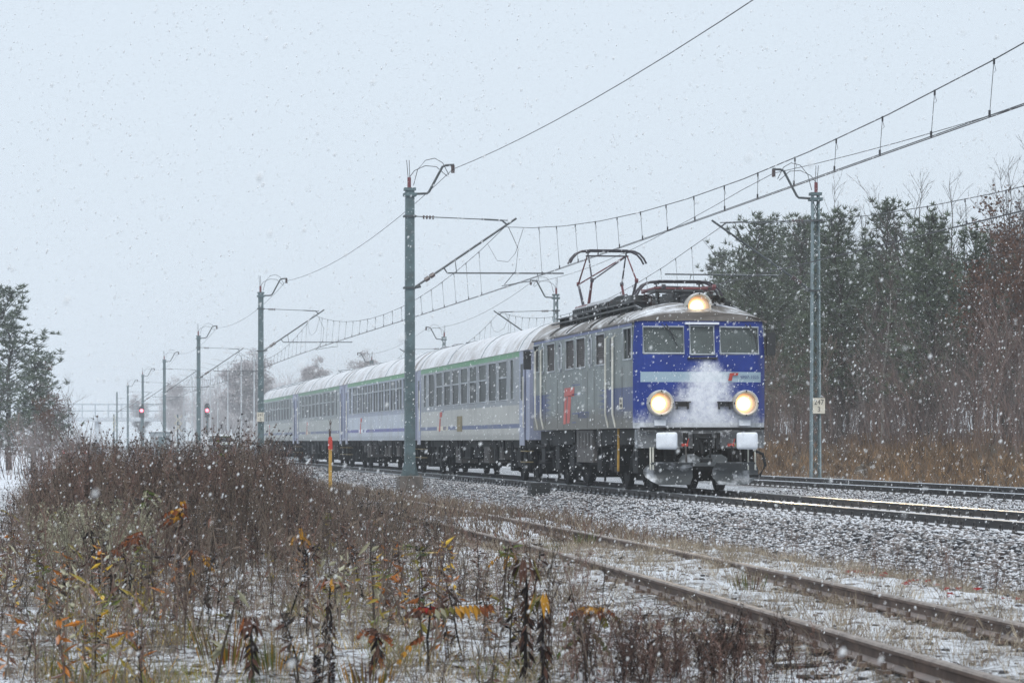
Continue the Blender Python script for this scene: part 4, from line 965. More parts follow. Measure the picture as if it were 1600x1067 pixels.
# ------------------------------------------------------------------ wires
def span_z(y, zs, zm): f = ((y - 100.0) / SP) % 1.0; return zm + (zs - zm) * (2 * f - 1) ** 2
def catenary(cx, dz, y0, y1, label, bd, thick):
    o = empty('overhead_line', (cx, y0, 0)); tag(o, label, 'wire', 'overhead contact lines')
    ysw = np.arange(y0, y1 + .1, SP / 12)
    def stag(y): return .2 * math.cos(math.pi * (y - 100) / SP)
    mb = MB(); mb.tube([(stag(y) * .5 + bd(y), y - y0, span_z(y, 7.96, 6.585) + dz) for y in ysw], .0085 * thick, 5); mb.build('messenger_wire', 'wire', o)
    for dx in (-.035, .035):
        mb = MB(); mb.tube([(stag(y) + dx + bd(y), y - y0, 6.07 + dz) for y in ysw], .0075 * thick, 5); mb.build('contact_wire', 'wire', o)
    y = y0 + 1.0
    while y < y1 and y < 330:
        zt, zl = span_z(y, 7.96, 6.585) + dz, 6.075 + dz; f = ((y - 100) / SP) % 1.0
        if 0.06 < f < 0.94:
            x0, x1 = stag(y) * .5 + bd(y), stag(y) + bd(y)
            mb = MB(); mb.tube([(x0, y - y0, zt), (x1, y - y0, zl)], .0042 * thick, 4); mb.box((x0 - .012, y - y0 - .02, zt - .07), (x0 + .012, y - y0 + .02, zt + .02)); mb.box((x1 - .014, y - y0 - .02, zl - .01), (x1 + .014, y - y0 + .02, zl + .09))
            mb.tube([(x0, y - y0, zt - .05), (x0 + .04, y - y0 + .03, zt - .16), (x0, y - y0, zt - .2)], .004, 4); mb.build('dropper', 'wire', o)
        else:
            pass
        y += 3.3
    k = math.ceil((y0 - 100) / SP)
    while 100 + SP * k < min(y1, 330):     # stitch wire and jumper at each mast
        ym = 100 + SP * k
        mb = MB(); mb.tube([(stag(ym) * .5, ym - 4 - y0, span_z(ym - 4, 7.96, 6.585) + dz), (stag(ym) * .7, ym - 2 - y0, 7.0 + dz), (stag(ym), ym - y0, 6.85 + dz), (stag(ym) * .7, ym + 2 - y0, 7.0 + dz), (stag(ym) * .5, ym + 4 - y0, span_z(ym + 4, 7.96, 6.585) + dz)], .006 * thick, 4); sw_ = mb.build('stitch_wire', 'wire', o); sw_.location.x = bd(ym)
        mb = MB(); mb.tube([(0, ym - 1.5 - y0, 7.85 + dz), (.35, ym - 1.2 - y0, 7.2 + dz), (.3, ym - 1 - y0, 6.5 + dz), (0, ym - .6 - y0, 6.1 + dz)], .011, 5); sw_ = mb.build('jumper', 'wire', o); sw_.location.x = bd(ym); k += 1
catenary(T1, 0.0, 29.2, 29.2 + SP * 7, 'overhead contact line above the train touching the raised pantograph', lambda y: 0.0, 1.25)
catenary(T2, 0.22, 29.2, 29.2 + SP * 5, 'overhead contact line above the empty far track', bend, 1.25)
def feeder(x, y0, n, label, bd=lambda y: 0.0, zs=9.78, sag=.62):
    mb = MB(); pts = []
    for i in range(n * 14 + 1):
        y = y0 + SP * i / 14; pts.append((bd(y), y - y0, zs - sag + sag * (2 * (((y - 100) / SP) % 1.0 if i % 14 else 0.0) - 1) ** 2))
    mb.tube(pts, .011, 5); o = mb.build('feeder_wire', 'wire'); o.location = (x, y0, 0); tag(o, label, 'wire', 'feeder wires on the mast tops')
feeder(MX1 + 1.38, 29.2, 6, 'single thin wire strung along the tops of the left masts'); feeder(MX2 - 1.38, 29.2, 4, 'single thin wire strung along the tops of the lattice masts', bend)
# ------------------------------------------------------------------ trees
def grow(t, p, d, L, r, lvl, m_b, m_t, tips, spread=.55, kids=(4, 4, 3), up=.15, wob=.18, rmin=.006):
    """a limb that wanders, tapers and throws side limbs"""
    last = lvl >= len(kids); n = 2 if last else 4; pts = [Vector(p)]; dd = Vector(d).normalized()
    for k in range(n):
        dd = (dd + Vector((random.gauss(0, wob), random.gauss(0, wob), random.gauss(0, wob) + up * .3))).normalized(); pts.append(pts[-1] + dd * (L / n))
    if last:
        t.blade(pts[0], pts[1] + (pts[1] - pts[0]) * .15, 2 * max(rmin, r), m_t); t.blade(pts[1], pts[2], 2 * max(rmin, r * .8), m_t)
    for k in range(0 if last else n): t.stick(pts[k], pts[k + 1], max(rmin, r * (1 - .8 * k / n)), max(rmin, r * (1 - .8 * (k + 1) / n)), m_b if lvl < 1 else m_t, 5 if lvl == 0 else 3)
    tips.append((pts[-1], dd))
    if lvl < len(kids):
        for i in range(kids[lvl]):
            f = random.uniform(.3 if lvl else .22, 1.0); k = min(n - 1, int(f * n)); q = pts[k].lerp(pts[k + 1], f * n - k)
            a = random.uniform(0, 2 * math.pi); side = Vector((math.cos(a), math.sin(a), up)); nd = (dd * (1 - spread) + side * spread).normalized()
            grow(t, q, nd, L * random.uniform(.35, .6) * (1.15 - .4 * f), r * .42, lvl + 1, m_b, m_t, tips, spread, kids, up, wob, rmin)
def tree_obj(name, trunk, crown, mats, label, cat, group):
    e = empty(name); tag(e, label, cat, group); t_object('trunk', trunk, mats, e); t_object('crown', crown, mats, e); return e
TM = ['bark', 'needle', 'twig', 'twig_red', 'birch', 'rust_leaf', 'haze_twig']
def pine(seed, h=11.5):
    random.seed(seed); tr, cr = T(), T(); p = Vector((0, 0, -.3)); n = 7
    pts = [Vector((random.gauss(0, .1) * k / 3, random.gauss(0, .1) * k / 3, -.3 + (h + .1) * k / n)) for k in range(n + 1)]
    for k in range(n): tr.stick(pts[k], pts[k + 1], .17 * (1 - k / n) + .02, .17 * (1 - (k + 1) / n) + .02, 0, 6)
    nl = 76
    for i in range(nl):
        f = .16 + .84 * (i / nl) ** .9; z = f * h; k = min(n - 1, int(f * n)); q = pts[k].lerp(pts[k + 1], f * n - k); a = i * 2.4 + random.gauss(0, .4)
        L = (h * .215 * (1 - f) ** .42 + .35) * random.uniform(.5, 1.4); el = .15 + .8 * f + random.gauss(0, .12)
        d = Vector((math.cos(a) * math.cos(el), math.sin(a) * math.cos(el), math.sin(el)))
        e = q + d * L + Vector((0, 0, .12 * L)); cr.stick(q, e, .035, .01, 0, 3)
        m = max(3, int(L * 5))
        for j in range(m):
            g = .3 + .7 * (j + random.random()) / m; c = q.lerp(e, g) + Vector((random.gauss(0, .13), random.gauss(0, .13), random.gauss(0, .10))) * (1 + L * .5)
            s = random.uniform(.25, .45)
            for _ in range(11):
                v = Vector((random.gauss(0, 1), random.gauss(0, 1), random.gauss(.55, .7))) + d * .6; v.normalize(); cr.blade(c, c + v * s, .07 + .03 * random.random(), 1)
    for _ in range(40):
        v = Vector((random.gauss(0, .5), random.gauss(0, .5), 1)).normalized(); cr.blade(pts[-1] - Vector((0, 0, random.random() * .5)), pts[-1] + v * .35, .06, 1)
    return tr, cr
def bare(seed, h=12, m_b=0, m_t=2, kids=(11, 7, 4), leaf=0, spread=.5, r0=.13):
    random.seed(seed); tr, cr = T(), T(); n = 6; pts = [Vector((0, 0, -.3))]; d = Vector((random.gauss(0, .05), random.gauss(0, .05), 1))
    for k in range(n): d = (d + Vector((random.gauss(0, .07), random.gauss(0, .07), .1))).normalized(); pts.append(pts[-1] + d * (h * .8 / n))
    for k in range(n): tr.stick(pts[k], pts[k + 1], r0 * (1 - .8 * k / n), r0 * (1 - .8 * (k + 1) / n), m_b, 6)
    tips = []
    for i in range(kids[0] * 2):
        f = random.uniform(.25, 1.0); k = min(n - 1, int(f * n)); q = pts[k].lerp(pts[k + 1], f * n - k); a = random.uniform(0, 2 * math.pi)
        nd = Vector((math.cos(a) * spread, math.sin(a) * spread, .75)).normalized(); grow(cr, q, nd, h * random.uniform(.16, .32) * (1.2 - .5 * f), .045 * (1.2 - f) + .012, 1, m_b, m_t, tips, spread, (0,) + kids[1:], .35, .16, .007)
    grow(cr, pts[-1], d, h * .22, .03, 1, m_b, m_t, tips, spread, (0,) + kids[1:], .35, .14, .007)
    for (p, dd) in tips:
        for _ in range(leaf):
            if random.random() < .75:
                c = p + Vector((random.gauss(0, .22), random.gauss(0, .22), random.gauss(0, .2))); v = Vector((random.gauss(0, 1), random.gauss(0, 1), random.gauss(-.3, 1))).normalized(); cr.leaf(c, c + v * (.17 if leaf < 9 else .4), .11, 5 if leaf < 9 else 6)
    return tr, cr
protos = {}
protos['pine'] = [tree_obj('pine_tree', *pine(20 + k, h), TM, 'x', 'tree', 'pines of the forest edge') for k, h in enumerate((11.5, 12.5, 10.2, 9.0, 13.0))]
protos['bare'] = [tree_obj('bare_tree', *bare(40 + k, 12.2, 0, 2, (10, 6, 4)), TM, 'x', 'tree', 'bare trees of the forest edge') for k in range(3)]
protos['rust'] = [tree_obj('oak_tree', *bare(60 + k, 10.2, 0, 3, (10, 6, 4), 4, .6), TM, 'x', 'tree', 'rust leaved trees of the forest edge') for k in range(2)]
protos['birch'] = [tree_obj('birch_tree', *bare(70, 10, 4, 3, (8, 6, 4)), TM, 'x', 'tree', 'x')]
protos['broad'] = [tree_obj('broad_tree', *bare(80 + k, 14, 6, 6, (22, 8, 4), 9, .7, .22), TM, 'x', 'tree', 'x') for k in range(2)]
used = set()
def put_tree(kind, i, x, y, s, label, group=None, rz=None, z=None):
    lst = protos[kind]; p = lst[i % len(lst)]
    o = p if p.name not in used else copy_tree(p); used.add(p.name)
    o.location = (x, y, float(gz(x, y)) if z is None else z); o.scale = (s, s, s); o.rotation_euler = (0, 0, random.uniform(0, 6.28) if rz is None else rz)
    o['label'] = label
    if group: o['group'] = group
    elif 'group' in o: del o['group']
    return o
random.seed(5)
LP, LB, LR = 'dark green pine in the dense forest edge beyond the tracks', 'bare leafless tree rising among the pines beyond the tracks', 'rust leaved tree at the brown end of the forest edge'
GP, GB, GR = 'pines of the forest edge', 'bare trees of the forest edge', 'rust leaved trees of the forest edge'
i = 0
for row, (x0, st, s0) in enumerate(((36.5, 3.6, .86), (40.5, 3.6, .95), (45, 4.2, 1.0), (50, 4.6, 1.05))):
    y = 104.0 + row * 8
    while y < 176 + row * 20:
        x = x0 + random.uniform(-1.6, 1.6); fr = (x / y)         # larger = further right in view
        if fr < .2150: break
        u = random.random(); s = s0 * random.uniform(.78, 1.02) * (.93 if fr > .27 else 1.0)
        if fr > .300: k = 'rust' if u < .6 else ('pine' if u < .8 else 'bare')
        else: k = 'pine' if u < .88 else 'bare'
        put_tree(k, i, x, y, s * (1.0 if k == 'pine' else (1.22 if fr > .30 else 1.02)), {'pine': LP, 'bare': LB, 'rust': LR}[k], {'pine': GP, 'bare': GB, 'rust': GR}[k]); i += 1
        y += st * random.uniform(.7, 1.3)
for (x, y, s) in ((39, 152, 1.05), (41, 140, 1.0), (42, 136, 1.04), (40.5, 144, 1.0), (43, 131, 1.0), (41.5, 148, 1.02), (43.5, 138, 1.08), (42, 160, 1.0), (44, 156, 1.06)): put_tree('bare', i, x, y, s, LB, GB); i += 1
put_tree('birch', 0, 35.3, 131.5, .86, 'pale barked birch leaning out of the forest edge')
put_tree('pine', 3, 37.5, 176.5, .74, 'small pine tip showing just above the locomotive roof')
# far trees in the haze
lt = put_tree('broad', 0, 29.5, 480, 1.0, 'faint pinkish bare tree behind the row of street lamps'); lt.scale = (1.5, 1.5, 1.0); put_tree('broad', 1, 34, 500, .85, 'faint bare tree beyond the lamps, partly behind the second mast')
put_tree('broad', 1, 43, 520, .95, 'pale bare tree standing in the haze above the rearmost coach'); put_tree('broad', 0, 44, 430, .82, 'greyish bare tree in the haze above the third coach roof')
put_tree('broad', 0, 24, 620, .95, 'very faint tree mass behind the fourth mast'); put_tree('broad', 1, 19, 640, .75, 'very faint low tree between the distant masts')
lt = put_tree('pine', 4, -2.0, 172, .74, 'tall dark conifer at the left edge of the picture', rz=1.0); lt.scale = (1.05, 1.05, .74)
lt = put_tree('pine', 1, -4.6, 168, .74, 'second dark conifer cut by the left edge', rz=2.2); lt.scale = (1.0, 1.0, .74)
put_tree('rust', 0, 0.1, 165, .55, 'small reddish brown tree beside the dark conifer'); put_tree('bare', 1, .9, 160, .40, 'small bare tree leaning right beside the dark conifer')
lt = put_tree('pine', 2, -.6, 160, .5, 'lower dark conifer in front of the tall one at the left edge'); lt.scale = (.8, .8, .55); lt = put_tree('pine', 0, -3.2, 155, .5, 'broad low conifer cut by the left edge'); lt.scale = (.9, .9, .5); put_tree('rust', 1, -.3, 150, .36, 'rusty scrub tree at the foot of the conifers'); put_tree('bare', 0, -2.4, 158, .5, 'bare scrub tree below the dark conifer'); put_tree('birch', 0, 1.5, 162, .26, 'low leafless sapling right of the dark conifer')
for lst in protos.values():
    for p in lst:
        if p.name not in used:
            for c in list(p.children): bpy.data.objects.remove(c)
            bpy.data.objects.remove(p)
def wood_t(seed):
    random.seed(seed); t = T(); tips = []
    for k in range(14):
        a = random.uniform(0, 6.28); grow(t, (0, 0, random.uniform(0, 3)), (math.cos(a) * .45, math.sin(a) * .45, 1), random.uniform(6, 10), .10, 1, 0, 0, tips, .5, (0, 8, 4), .3, .14, .03)
    return t
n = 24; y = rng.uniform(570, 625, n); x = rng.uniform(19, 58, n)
o = scatter('far_forest', [wood_t(900 + k) for k in range(4)], ['haze_twig'], np.stack([x, y, gz(x, y) * 0], -1), rng.uniform(.55, 1.05, n) * np.clip((x - 12) / 16, .5, 1.05)); tag(o, 'pale far off wood fading into the haze behind the masts', 'wood', kind='stuff')
# bare thicket at the forest foot, embankment grass: uncountable
def shrub_t(seed, h, m, kids, n0):
    random.seed(seed); t = T()
    for k in range(n0):
        a = random.uniform(0, 6.28); grow(t, (random.gauss(0, .25), random.gauss(0, .25), -.1), (math.cos(a) * .3, math.sin(a) * .3, 1), h * random.uniform(.6, 1), .02, 1, m, m, [], .45, (0,) + kids, .3, .14, .006)
    return t
n = 660; y = rng.uniform(86, 178, n); x = rng.uniform(30.5, 38.5, n) + np.abs(rng.normal(0, 1, n)); x[:120] = rng.uniform(50, 60, 120); y[:120] = rng.uniform(140, 235, 120)
P = np.stack([x, y, gz(x, y) - .05], -1)
o = scatter('thicket_undergrowth', [shrub_t(100 + k, 4.6, 0 if k % 2 else 1, (5, 4), 4) for k in range(6)], ['twig', 'twig_red'], P, rng.uniform(.2, 1.25, n) * np.clip((x - 29.5) / 5.5, .22, 1)); tag(o, 'tangled brown thicket at the foot of the forest', 'thicket', kind='stuff')
def tuft_t(seed, n, h, mats, lean=.35, w=.02):
    random.seed(seed); t = T()
    for k in range(n):
        a = random.uniform(0, 6.28); r = random.random() * .12; p = Vector((r * math.cos(a), r * math.sin(a), -.02)); L = h * random.uniform(.5, 1.1)
        q = p + Vector((math.cos(a) * lean * random.random() * L, math.sin(a) * lean * random.random() * L, L)); m_ = p.lerp(q, .55) + Vector((0, 0, .05 * L)); mt = random.choice(mats)
        t.blade(p, m_, w, mt); t.blade(m_ - (q - p) * .08, q + Vector((random.gauss(0, .1) * L, random.gauss(0, .1) * L, -.05 * L)), w * .8, mt)
    return t
n = 60; y = rng.uniform(128, 168, n); x = rng.uniform(-7, 2.0, n); o = scatter('scrub_undergrowth', [shrub_t(110 + k, 2.6, k % 2, (5, 4), 6) for k in range(4)], ['twig', 'twig_red'], np.stack([x, y, gz(x, y)], -1), rng.uniform(.5, 1.0, n)); tag(o, 'brown scrub round the foot of the dark conifers', 'thicket', kind='stuff')
cl2 = lambda x, y: .5 + .3 * np.sin(x * .9 + 1.7 * np.sin(y * .21)) + .2 * np.sin(y * .5 + x * .3)
n = 6500; y = rng.uniform(62, 170, n); x = rng.uniform(25.2, 36.5, n); P = np.stack([x, y, gz(x, y)], -1)
o = scatter('embankment_grass', [tuft_t(120 + k, 12, 1.0, [0, 0, 1], .5, .05) for k in range(6)], ['reed', 'straw_dk'], P, rng.uniform(.2, .75, n) * (.4 + 1.0 * cl2(x, y)), tilt=rng.normal(0, .35, (n, 2))); tag(o, 'tawny dead grass on the bank beyond the far track', 'grass', kind='stuff')

# ------------------------------------------------------------------ far things in the haze
def street_lamp(x, y, label):
    e = empty('street_lamp', (x, y, float(gz(x, y)))); tag(e, label, 'street lamp', 'row of double armed street lamps')
    mb = MB(); mb.tube([(0, 0, 0), (0, 0, 13.2)], .12, 8, .07); mb.build('post', 'pale_post', e)
    for s in (-1, 1):
        mb = MB(); mb.tube([(0, 0, 13.1), (s * .8, 0, 13.35), (s * 1.4, 0, 13.45)], .045, 6); mb.build('arm', 'pale_post', e)
        mb = MB(); mb.extrude([(s * 1.3, -.18, 13.42), (s * 2.5, -.14, 13.55), (s * 2.5, .14, 13.55), (s * 1.3, .18, 13.42)], (0, 0, .14)); fix_normals(mb.build('lamp_head', 'white_van', e))
ords = ['nearest and tallest', 'second', 'third', 'fourth', 'fifth', 'sixth', 'seventh', 'eighth']
for k, yy_ in enumerate((402, 429, 461, 488, 511, 538, 575, 610)): street_lamp(26.0, yy_, f'{ords[k]} of the pale double armed street lamps receding in the haze')
def signal(x, y, label):
    e = empty('railway_signal', (x, y, -.4)); tag(e, label, 'signal', 'red railway signals')
    mb = MB(); mb.tube([(0, 0, 0), (0, 0, 5.4)], .08, 8); mb.build('post', 'steel', e)
    mb = MB(); mb.extrude([(-.28, -.12, 4.2), (.28, -.12, 4.2), (.28, -.12, 5.5), (.15, -.12, 5.7), (-.15, -.12, 5.7), (-.28, -.12, 5.5)], (0, .1, 0)); mb.build('backboard', 'seal', e)
    mb = MB(); mb.lathe([(.001, -.16), (.14, -.155), (.18, -.14), (.18, -.12)], (0, 0, 4.95), 'Y', 16); fix_normals(mb.build('lit_lens', 'red_lit', e))
    for z in (4.5, 5.35): mb = MB(); mb.lathe([(.001, -.13), (.1, -.13), (.1, -.12)], (0, 0, z), 'Y', 12); mb.build('dark_lens', 'glass', e)
    mb = MB(); mb.tube([(-.12, .1, 0), (-.12, .1, 4.9)], .02, 5); mb.tube([(.12, .1, 0), (.12, .1, 4.9)], .02, 5)
    for k in range(14): mb.tube([(-.12, .1, .3 + .33 * k), (.12, .1, .3 + .33 * k)], .014, 4)
    mb.build('ladder', 'steel', e)
signal(10.35, 352, 'red lit railway signal beside the fifth mast'); signal(17.35, 348, 'red lit railway signal between mast three and the rear of the train')
def crossing_sign(x, y, rz, label):
    e = empty('crossing_sign', (x, y, -.35), rz); tag(e, label, 'sign', 'level crossing signs')
    mb = MB(); mb.tube([(0, 0, 0), (0, 0, 3.5)], .05, 7); mb.build('post', 'steel', e)
    for z in (3.1, 2.55):
        for s in (-1, 1):
            mb = MB(); mb.extrude([(-.5, -.06, z - s * .30), (-.44, -.06, z - s * .36), (.5, -.06, z + s * .30), (.44, -.06, z + s * .36)], (0, .02, 0)); mb.build('cross_board', 'plate', e)
crossing_sign(9.6, 236, .9, 'crossed boards sign between the third and fourth masts'); crossing_sign(4.9, 236, 1.3, 'crossed boards sign left of the farthest mast')
# grey box hut, vehicles at the crossing, platform
e = empty('relay_hut', (11.2, 318, -.4)); tag(e, 'grey flat roofed hut in the haze behind the fourth mast', 'hut')
mb = MB(); mb.box((-1.0, -1, 0), (1.0, 1, 2.5)); mb.build('wall', 'hut', e); mb = MB(); mb.box((-1.15, -1.15, 2.5), (1.15, 1.15, 2.65)); mb.build('roof', 'white_van', e); mb = MB(); mb.box((-.4, -1.02, .1), (.4, -1.0, 2.0)); mb.build('door', 'steel', e)
def car(x, y, rz, m, label, van=False):
    e = empty('van' if van else 'car', (x, y, -.35), rz); tag(e, label, 'van' if van else 'car')
    L, W, H = (2.5, .95, 2.2) if van else (2.1, .88, 1.45)
    o = [(-L, .35), (-L, .8), (-L * .92, H * .62), (-L * .7, H), (L * .25, H), (L * .62, H * .62), (L * .98, H * .52), (L, .35)] if not van else [(-L, .35), (-L, H * .95), (-L * .96, H), (L * .35, H), (L * .68, H * .58), (L, H * .48), (L, .35)]
    mb = MB(); mb.extrude([(a, -W, b) for a, b in o], (0, 2 * W, 0)); fix_normals(mb.build('body', m, e))
    for s in (-1, 1):
        mb = MB(); k = s * (W + .004); mb.quad((-L * .66, k, H * .66), (L * .5, k, H * .66), (L * .22, k, H * .93), (-L * .6, k, H * .93)); mb.build('side_window', 'glass', e)
    mb = MB(); mb.quad(*[(-L * .905 - .005, s * W * .8, H * .66) for s in (-1, 1)], *[(-L * .74 - .012, s * W * .75, H * .95) for s in (1, -1)]); mb.build('rear_window', 'glass', e)
    for a in (-L * .62, L * .62):
        for s in (-1, 1): mb = MB(); mb.lathe([(.001, s * (W + .01)), (.2, s * (W + .01)), (.33, s * (W - .02)), (.33, s * (W - .2))], (a, 0, .33), 'Y', 14); mb.build('wheel', 'seal', e)
    for s in (-1, 1): mb = MB(); mb.box((-L - .02, s * W * .82 - .07, .72), (-L + .02, s * W * .82 + .07, .92)); mb.build('tail_light', 'tail_lit', e)
    return e
car(2.3, 205, R(75), 'car_grey', 'grey car with red tail light at the crossing, beside the conifer')
car(17.6, 322, R(10), 'white_van', 'white van between the third mast and the train tail', True); car(19.6, 316, R(190), 'car_grey', 'grey snowy car beside the white van')
e = empty('platform', (17.3, 225, -.35)); tag(e, 'low grey platform edge running behind the train tail', 'platform')
mb = MB(); mb.box((-1.1, 0, 0), (1.1, 110, 1.15)); mb.build('slab', 'hut', e); mb = MB(); mb.box((-1.2, -.1, 1.15), (1.2, 110, 1.22)); mb.build('coping', 'white_van', e)
e = empty('overpass', (15, 640, 0)); tag(e, 'faint overpass with high screens crossing far behind the masts', 'bridge')
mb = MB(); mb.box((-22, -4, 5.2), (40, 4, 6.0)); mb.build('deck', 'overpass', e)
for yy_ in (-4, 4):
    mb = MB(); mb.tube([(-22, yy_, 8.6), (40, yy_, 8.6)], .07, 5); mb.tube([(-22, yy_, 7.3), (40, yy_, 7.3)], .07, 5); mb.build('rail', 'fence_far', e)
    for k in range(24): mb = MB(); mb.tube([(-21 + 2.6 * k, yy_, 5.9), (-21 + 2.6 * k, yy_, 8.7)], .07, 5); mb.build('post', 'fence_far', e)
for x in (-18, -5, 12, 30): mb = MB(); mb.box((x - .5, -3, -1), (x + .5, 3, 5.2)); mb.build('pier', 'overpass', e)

# ------------------------------------------------------------------ small things beside the line
x, y = at(516, 778, -.36); e = empty('marker_stake', (x, y, float(gz(x, y)))); tag(e, 'yellow wooden stake with red painted top beside the siding', 'stake')
mb = MB(); mb.extrude([(-.045, -.035, -.1), (.045, -.035, -.1), (.04, -.03, 1.42), (-.04, -.03, 1.42)], (0, .06, 0)); mb.build('post', 'stake', e)
mb = MB(); mb.extrude([(-.055, -.042, 1.25), (.055, -.042, 1.25), (.05, -.04, 1.55), (.0, -.04, 1.60), (-.05, -.04, 1.55)], (0, .08, 0)); mb.build('red_cap', 'stake_red', e)
t = T(); random.seed(2)
for k in range(24): z = 1.55 + random.random() * .42; t.blade((random.gauss(0, .012), 0, z - .05), (random.gauss(0, .05), random.gauss(0, .03), z + .12), .02, 0)
t.stick((0, 0, 1.5), (.02, 0, 2.0), .008, .004, 0); t_object('dry_sprig', t, ['brown_leaf'], e)
for (px, py, lab, w, h) in ((842, 790, 'black ribbed block on the ballast below the first coach', .26, .34), (522, 748, 'black ribbed block on the ballast behind the yellow stake', .30, .28), (426, 735, 'small dark block on the ballast at the second mast', .30, .18)):
    x, y = at(px, py, -.5); e = empty('cable_duct_block', (x, y, float(ballast_z(x)) - .02)); tag(e, lab, 'block', 'black blocks on the ballast')
    for k in range(4): mb = MB(); mb.box((-w * (1 - .02 * k), -.25, h * k / 4 + .008), (w * (1 - .02 * k), .25, h * (k + 1) / 4 - .006)); mb.build('layer', 'rubber', e)
    mb = MB(); mb.box((-w * .9, -.22, 0), (w * .9, .22, h * .98)); mb.build('core', 'seal', e)

# ------------------------------------------------------------------ weeds of the rough ground: uncountable masses first
WM = ['stalk', 'stalk_red', 'seed', 'straw', 'green', 'palegreen', 'olive', 'brown_leaf', 'straw_dk', 'orange_leaf', 'yellow_leaf']
def umbel_weed(seed, h=.9, m=0, nb=7, head=.016):
    random.seed(seed); t = T(); p = Vector((0, 0, -.03)); d = Vector((random.gauss(0, .08), random.gauss(0, .08), 1)).normalized(); pts = [p]
    for k in range(4): d = (d + Vector((random.gauss(0, .06), random.gauss(0, .06), .05))).normalized(); pts.append(pts[-1] + d * h / 4)
    for k in range(4): t.stick(pts[k], pts[k + 1], .0048 * (1 - .15 * k), .0048 * (1 - .15 * (k + 1)), m)
    for b in range(nb):
        f = random.uniform(.35, 1.0); k = min(3, int(f * 4)); q = pts[k].lerp(pts[k + 1], f * 4 - k); a = random.uniform(0, 6.28); L = h * random.uniform(.15, .38)
        e = q + Vector((math.cos(a) * .42, math.sin(a) * .42, .85)).normalized() * L; t.stick(q, e, .0026, .002, m)
        if random.random() < .75: t.blob(e, head * random.uniform(.6, 1.3), 5 if m == 5 else 2, .8)
        for _ in range(3):
            v = Vector((random.gauss(0, 1), random.gauss(0, 1), random.gauss(1, .6))).normalized() * random.uniform(.03, .07); t.blade(e, e + v, .006, m); 
    return t
def plume_weed(seed, h=1.3, m=1, n=26, leafy=.5):
    """goldenrod-like: straight wand, short side twigs all the way up, withered leaves and a ragged plume"""
    random.seed(seed); t = T(); d = Vector((random.gauss(0, .10), random.gauss(0, .10), 1)).normalized(); pts = [Vector((0, 0, -.03))]
    for k in range(4): d = (d + Vector((random.gauss(0, .05), random.gauss(0, .05), .03))).normalized(); pts.append(pts[-1] + d * h / 4)
    for k in range(4): t.stick(pts[k], pts[k + 1], .0055 * (1 - .17 * k), .0055 * (1 - .17 * (k + 1)), m)
    for b in range(n):
        f = random.uniform(.15, 1.0) ** .8; k = min(3, int(f * 4)); q = pts[k].lerp(pts[k + 1], f * 4 - k); a = random.uniform(0, 6.28)
        L = random.uniform(.06, .22) * (1.25 - f * .6); up = random.uniform(.3, 1.4); e = q + Vector((math.cos(a), math.sin(a), up)).normalized() * L
        t.blade(q, e, .008, m)
        if random.random() < leafy: c = q.lerp(e, .7); v = Vector((random.gauss(0, 1), random.gauss(0, 1), random.gauss(-.5, .7))).normalized() * random.uniform(.03, .075); t.leaf(c, c + v, .016, random.choice((2, 7, m, m)))
        else:
            v = Vector((random.gauss(0, .6), random.gauss(0, .6), 1)).normalized() * .06; t.blade(e, e + v, .010, 2)
    return t
def lattice_pts(n, x0, x1, y0, y1, keep=None):
    x = rng.uniform(x0, x1, n); y = rng.uniform(y0, y1, n)
    if keep is not None: k = keep(x, y); x, y = x[k], y[k]
    return x, y
def weedmass(name, label, temps, x, y, sc_, lean=.10, cat='weeds'):
    P = np.stack([x, y, gz(x, y)], -1); tl = rng.normal(0, lean, (len(x), 2)); o = scatter(name, temps, WM, P, sc_, tilt=tl); tag(o, label, cat, kind='stuff'); return o
cl_noise = lambda x, y: .5 + .25 * np.sin(x * 1.7 + 1.3 * np.sin(y * .45)) + .25 * np.sin(y * .9 + 1.1 * np.sin(x * 1.1 + 2))
def xb(y): return np.interp(y, [18, 24, 32, 54, 80], [3.45, 3.9, 4.35, 5.4, 6.3])
# tall thicket on the rise, left
tall = [plume_weed(200 + k, random.Random(k).uniform(1.15, 1.55), (1, 0, 1, 8, 0)[k % 5], 28, .55) for k in range(10)] + [umbel_weed(240 + k, 1.3, k % 2, 12) for k in range(4)]
def xmax(y): return .0745 * y + .25
x, y = lattice_pts(4800, -.6, 4.9, 39, 60, lambda x, y: (x < xmax(y) + .9 * rng.random(len(x))) & (x > -.0025 * y - .02 - .5 * rng.random(len(x)) ** 2))
sc_ = (rng.uniform(.60, 1.02, len(x)) * (.82 + .3 * cl_noise(x * 1.3 + 1, y * 1.5))) * np.clip(1.18 - .55 * np.clip(x - (xmax(y) - .8), 0, 2), .4, 1.05) * np.clip(.72 + (x + .2) * .30, .55, 1.0); weedmass('weed_thicket', 'tall reddish brown dead weeds massed on the rise', tall, x, y, sc_)
# mid band, thinner
mid = [plume_weed(300 + k, 1.0, k % 2, 22, .35) for k in range(5)] + [umbel_weed(320 + k, .95, 0, 9) for k in range(6)]
x, y = lattice_pts(2000, -.7, 5.4, 29, 40, lambda x, y: (rng.random(len(x)) < cl_noise(x, y) * np.clip((y - 29) / 9, .12, 1) * np.where(x > xb(y) - .9, .45, 1.0)) & (x < xb(y)))
weedmass('dead_weeds', 'thin dead stalks with dark seed heads in front of the rise', mid, x, y, rng.uniform(.5, 1.05, len(x)))
# low umbel field running back between thicket and siding
x, y = lattice_pts(1500, 2.8, 6.0, 36, 75, lambda x, y: (x > xmax(y) - .2) & (x < np.minimum(xb(y) + .25, sx(y) - 1.65)))
weedmass('low_weeds', 'low brown umbel weeds between the rise and the siding', mid, x, y, rng.uniform(.35, .72, len(x)))
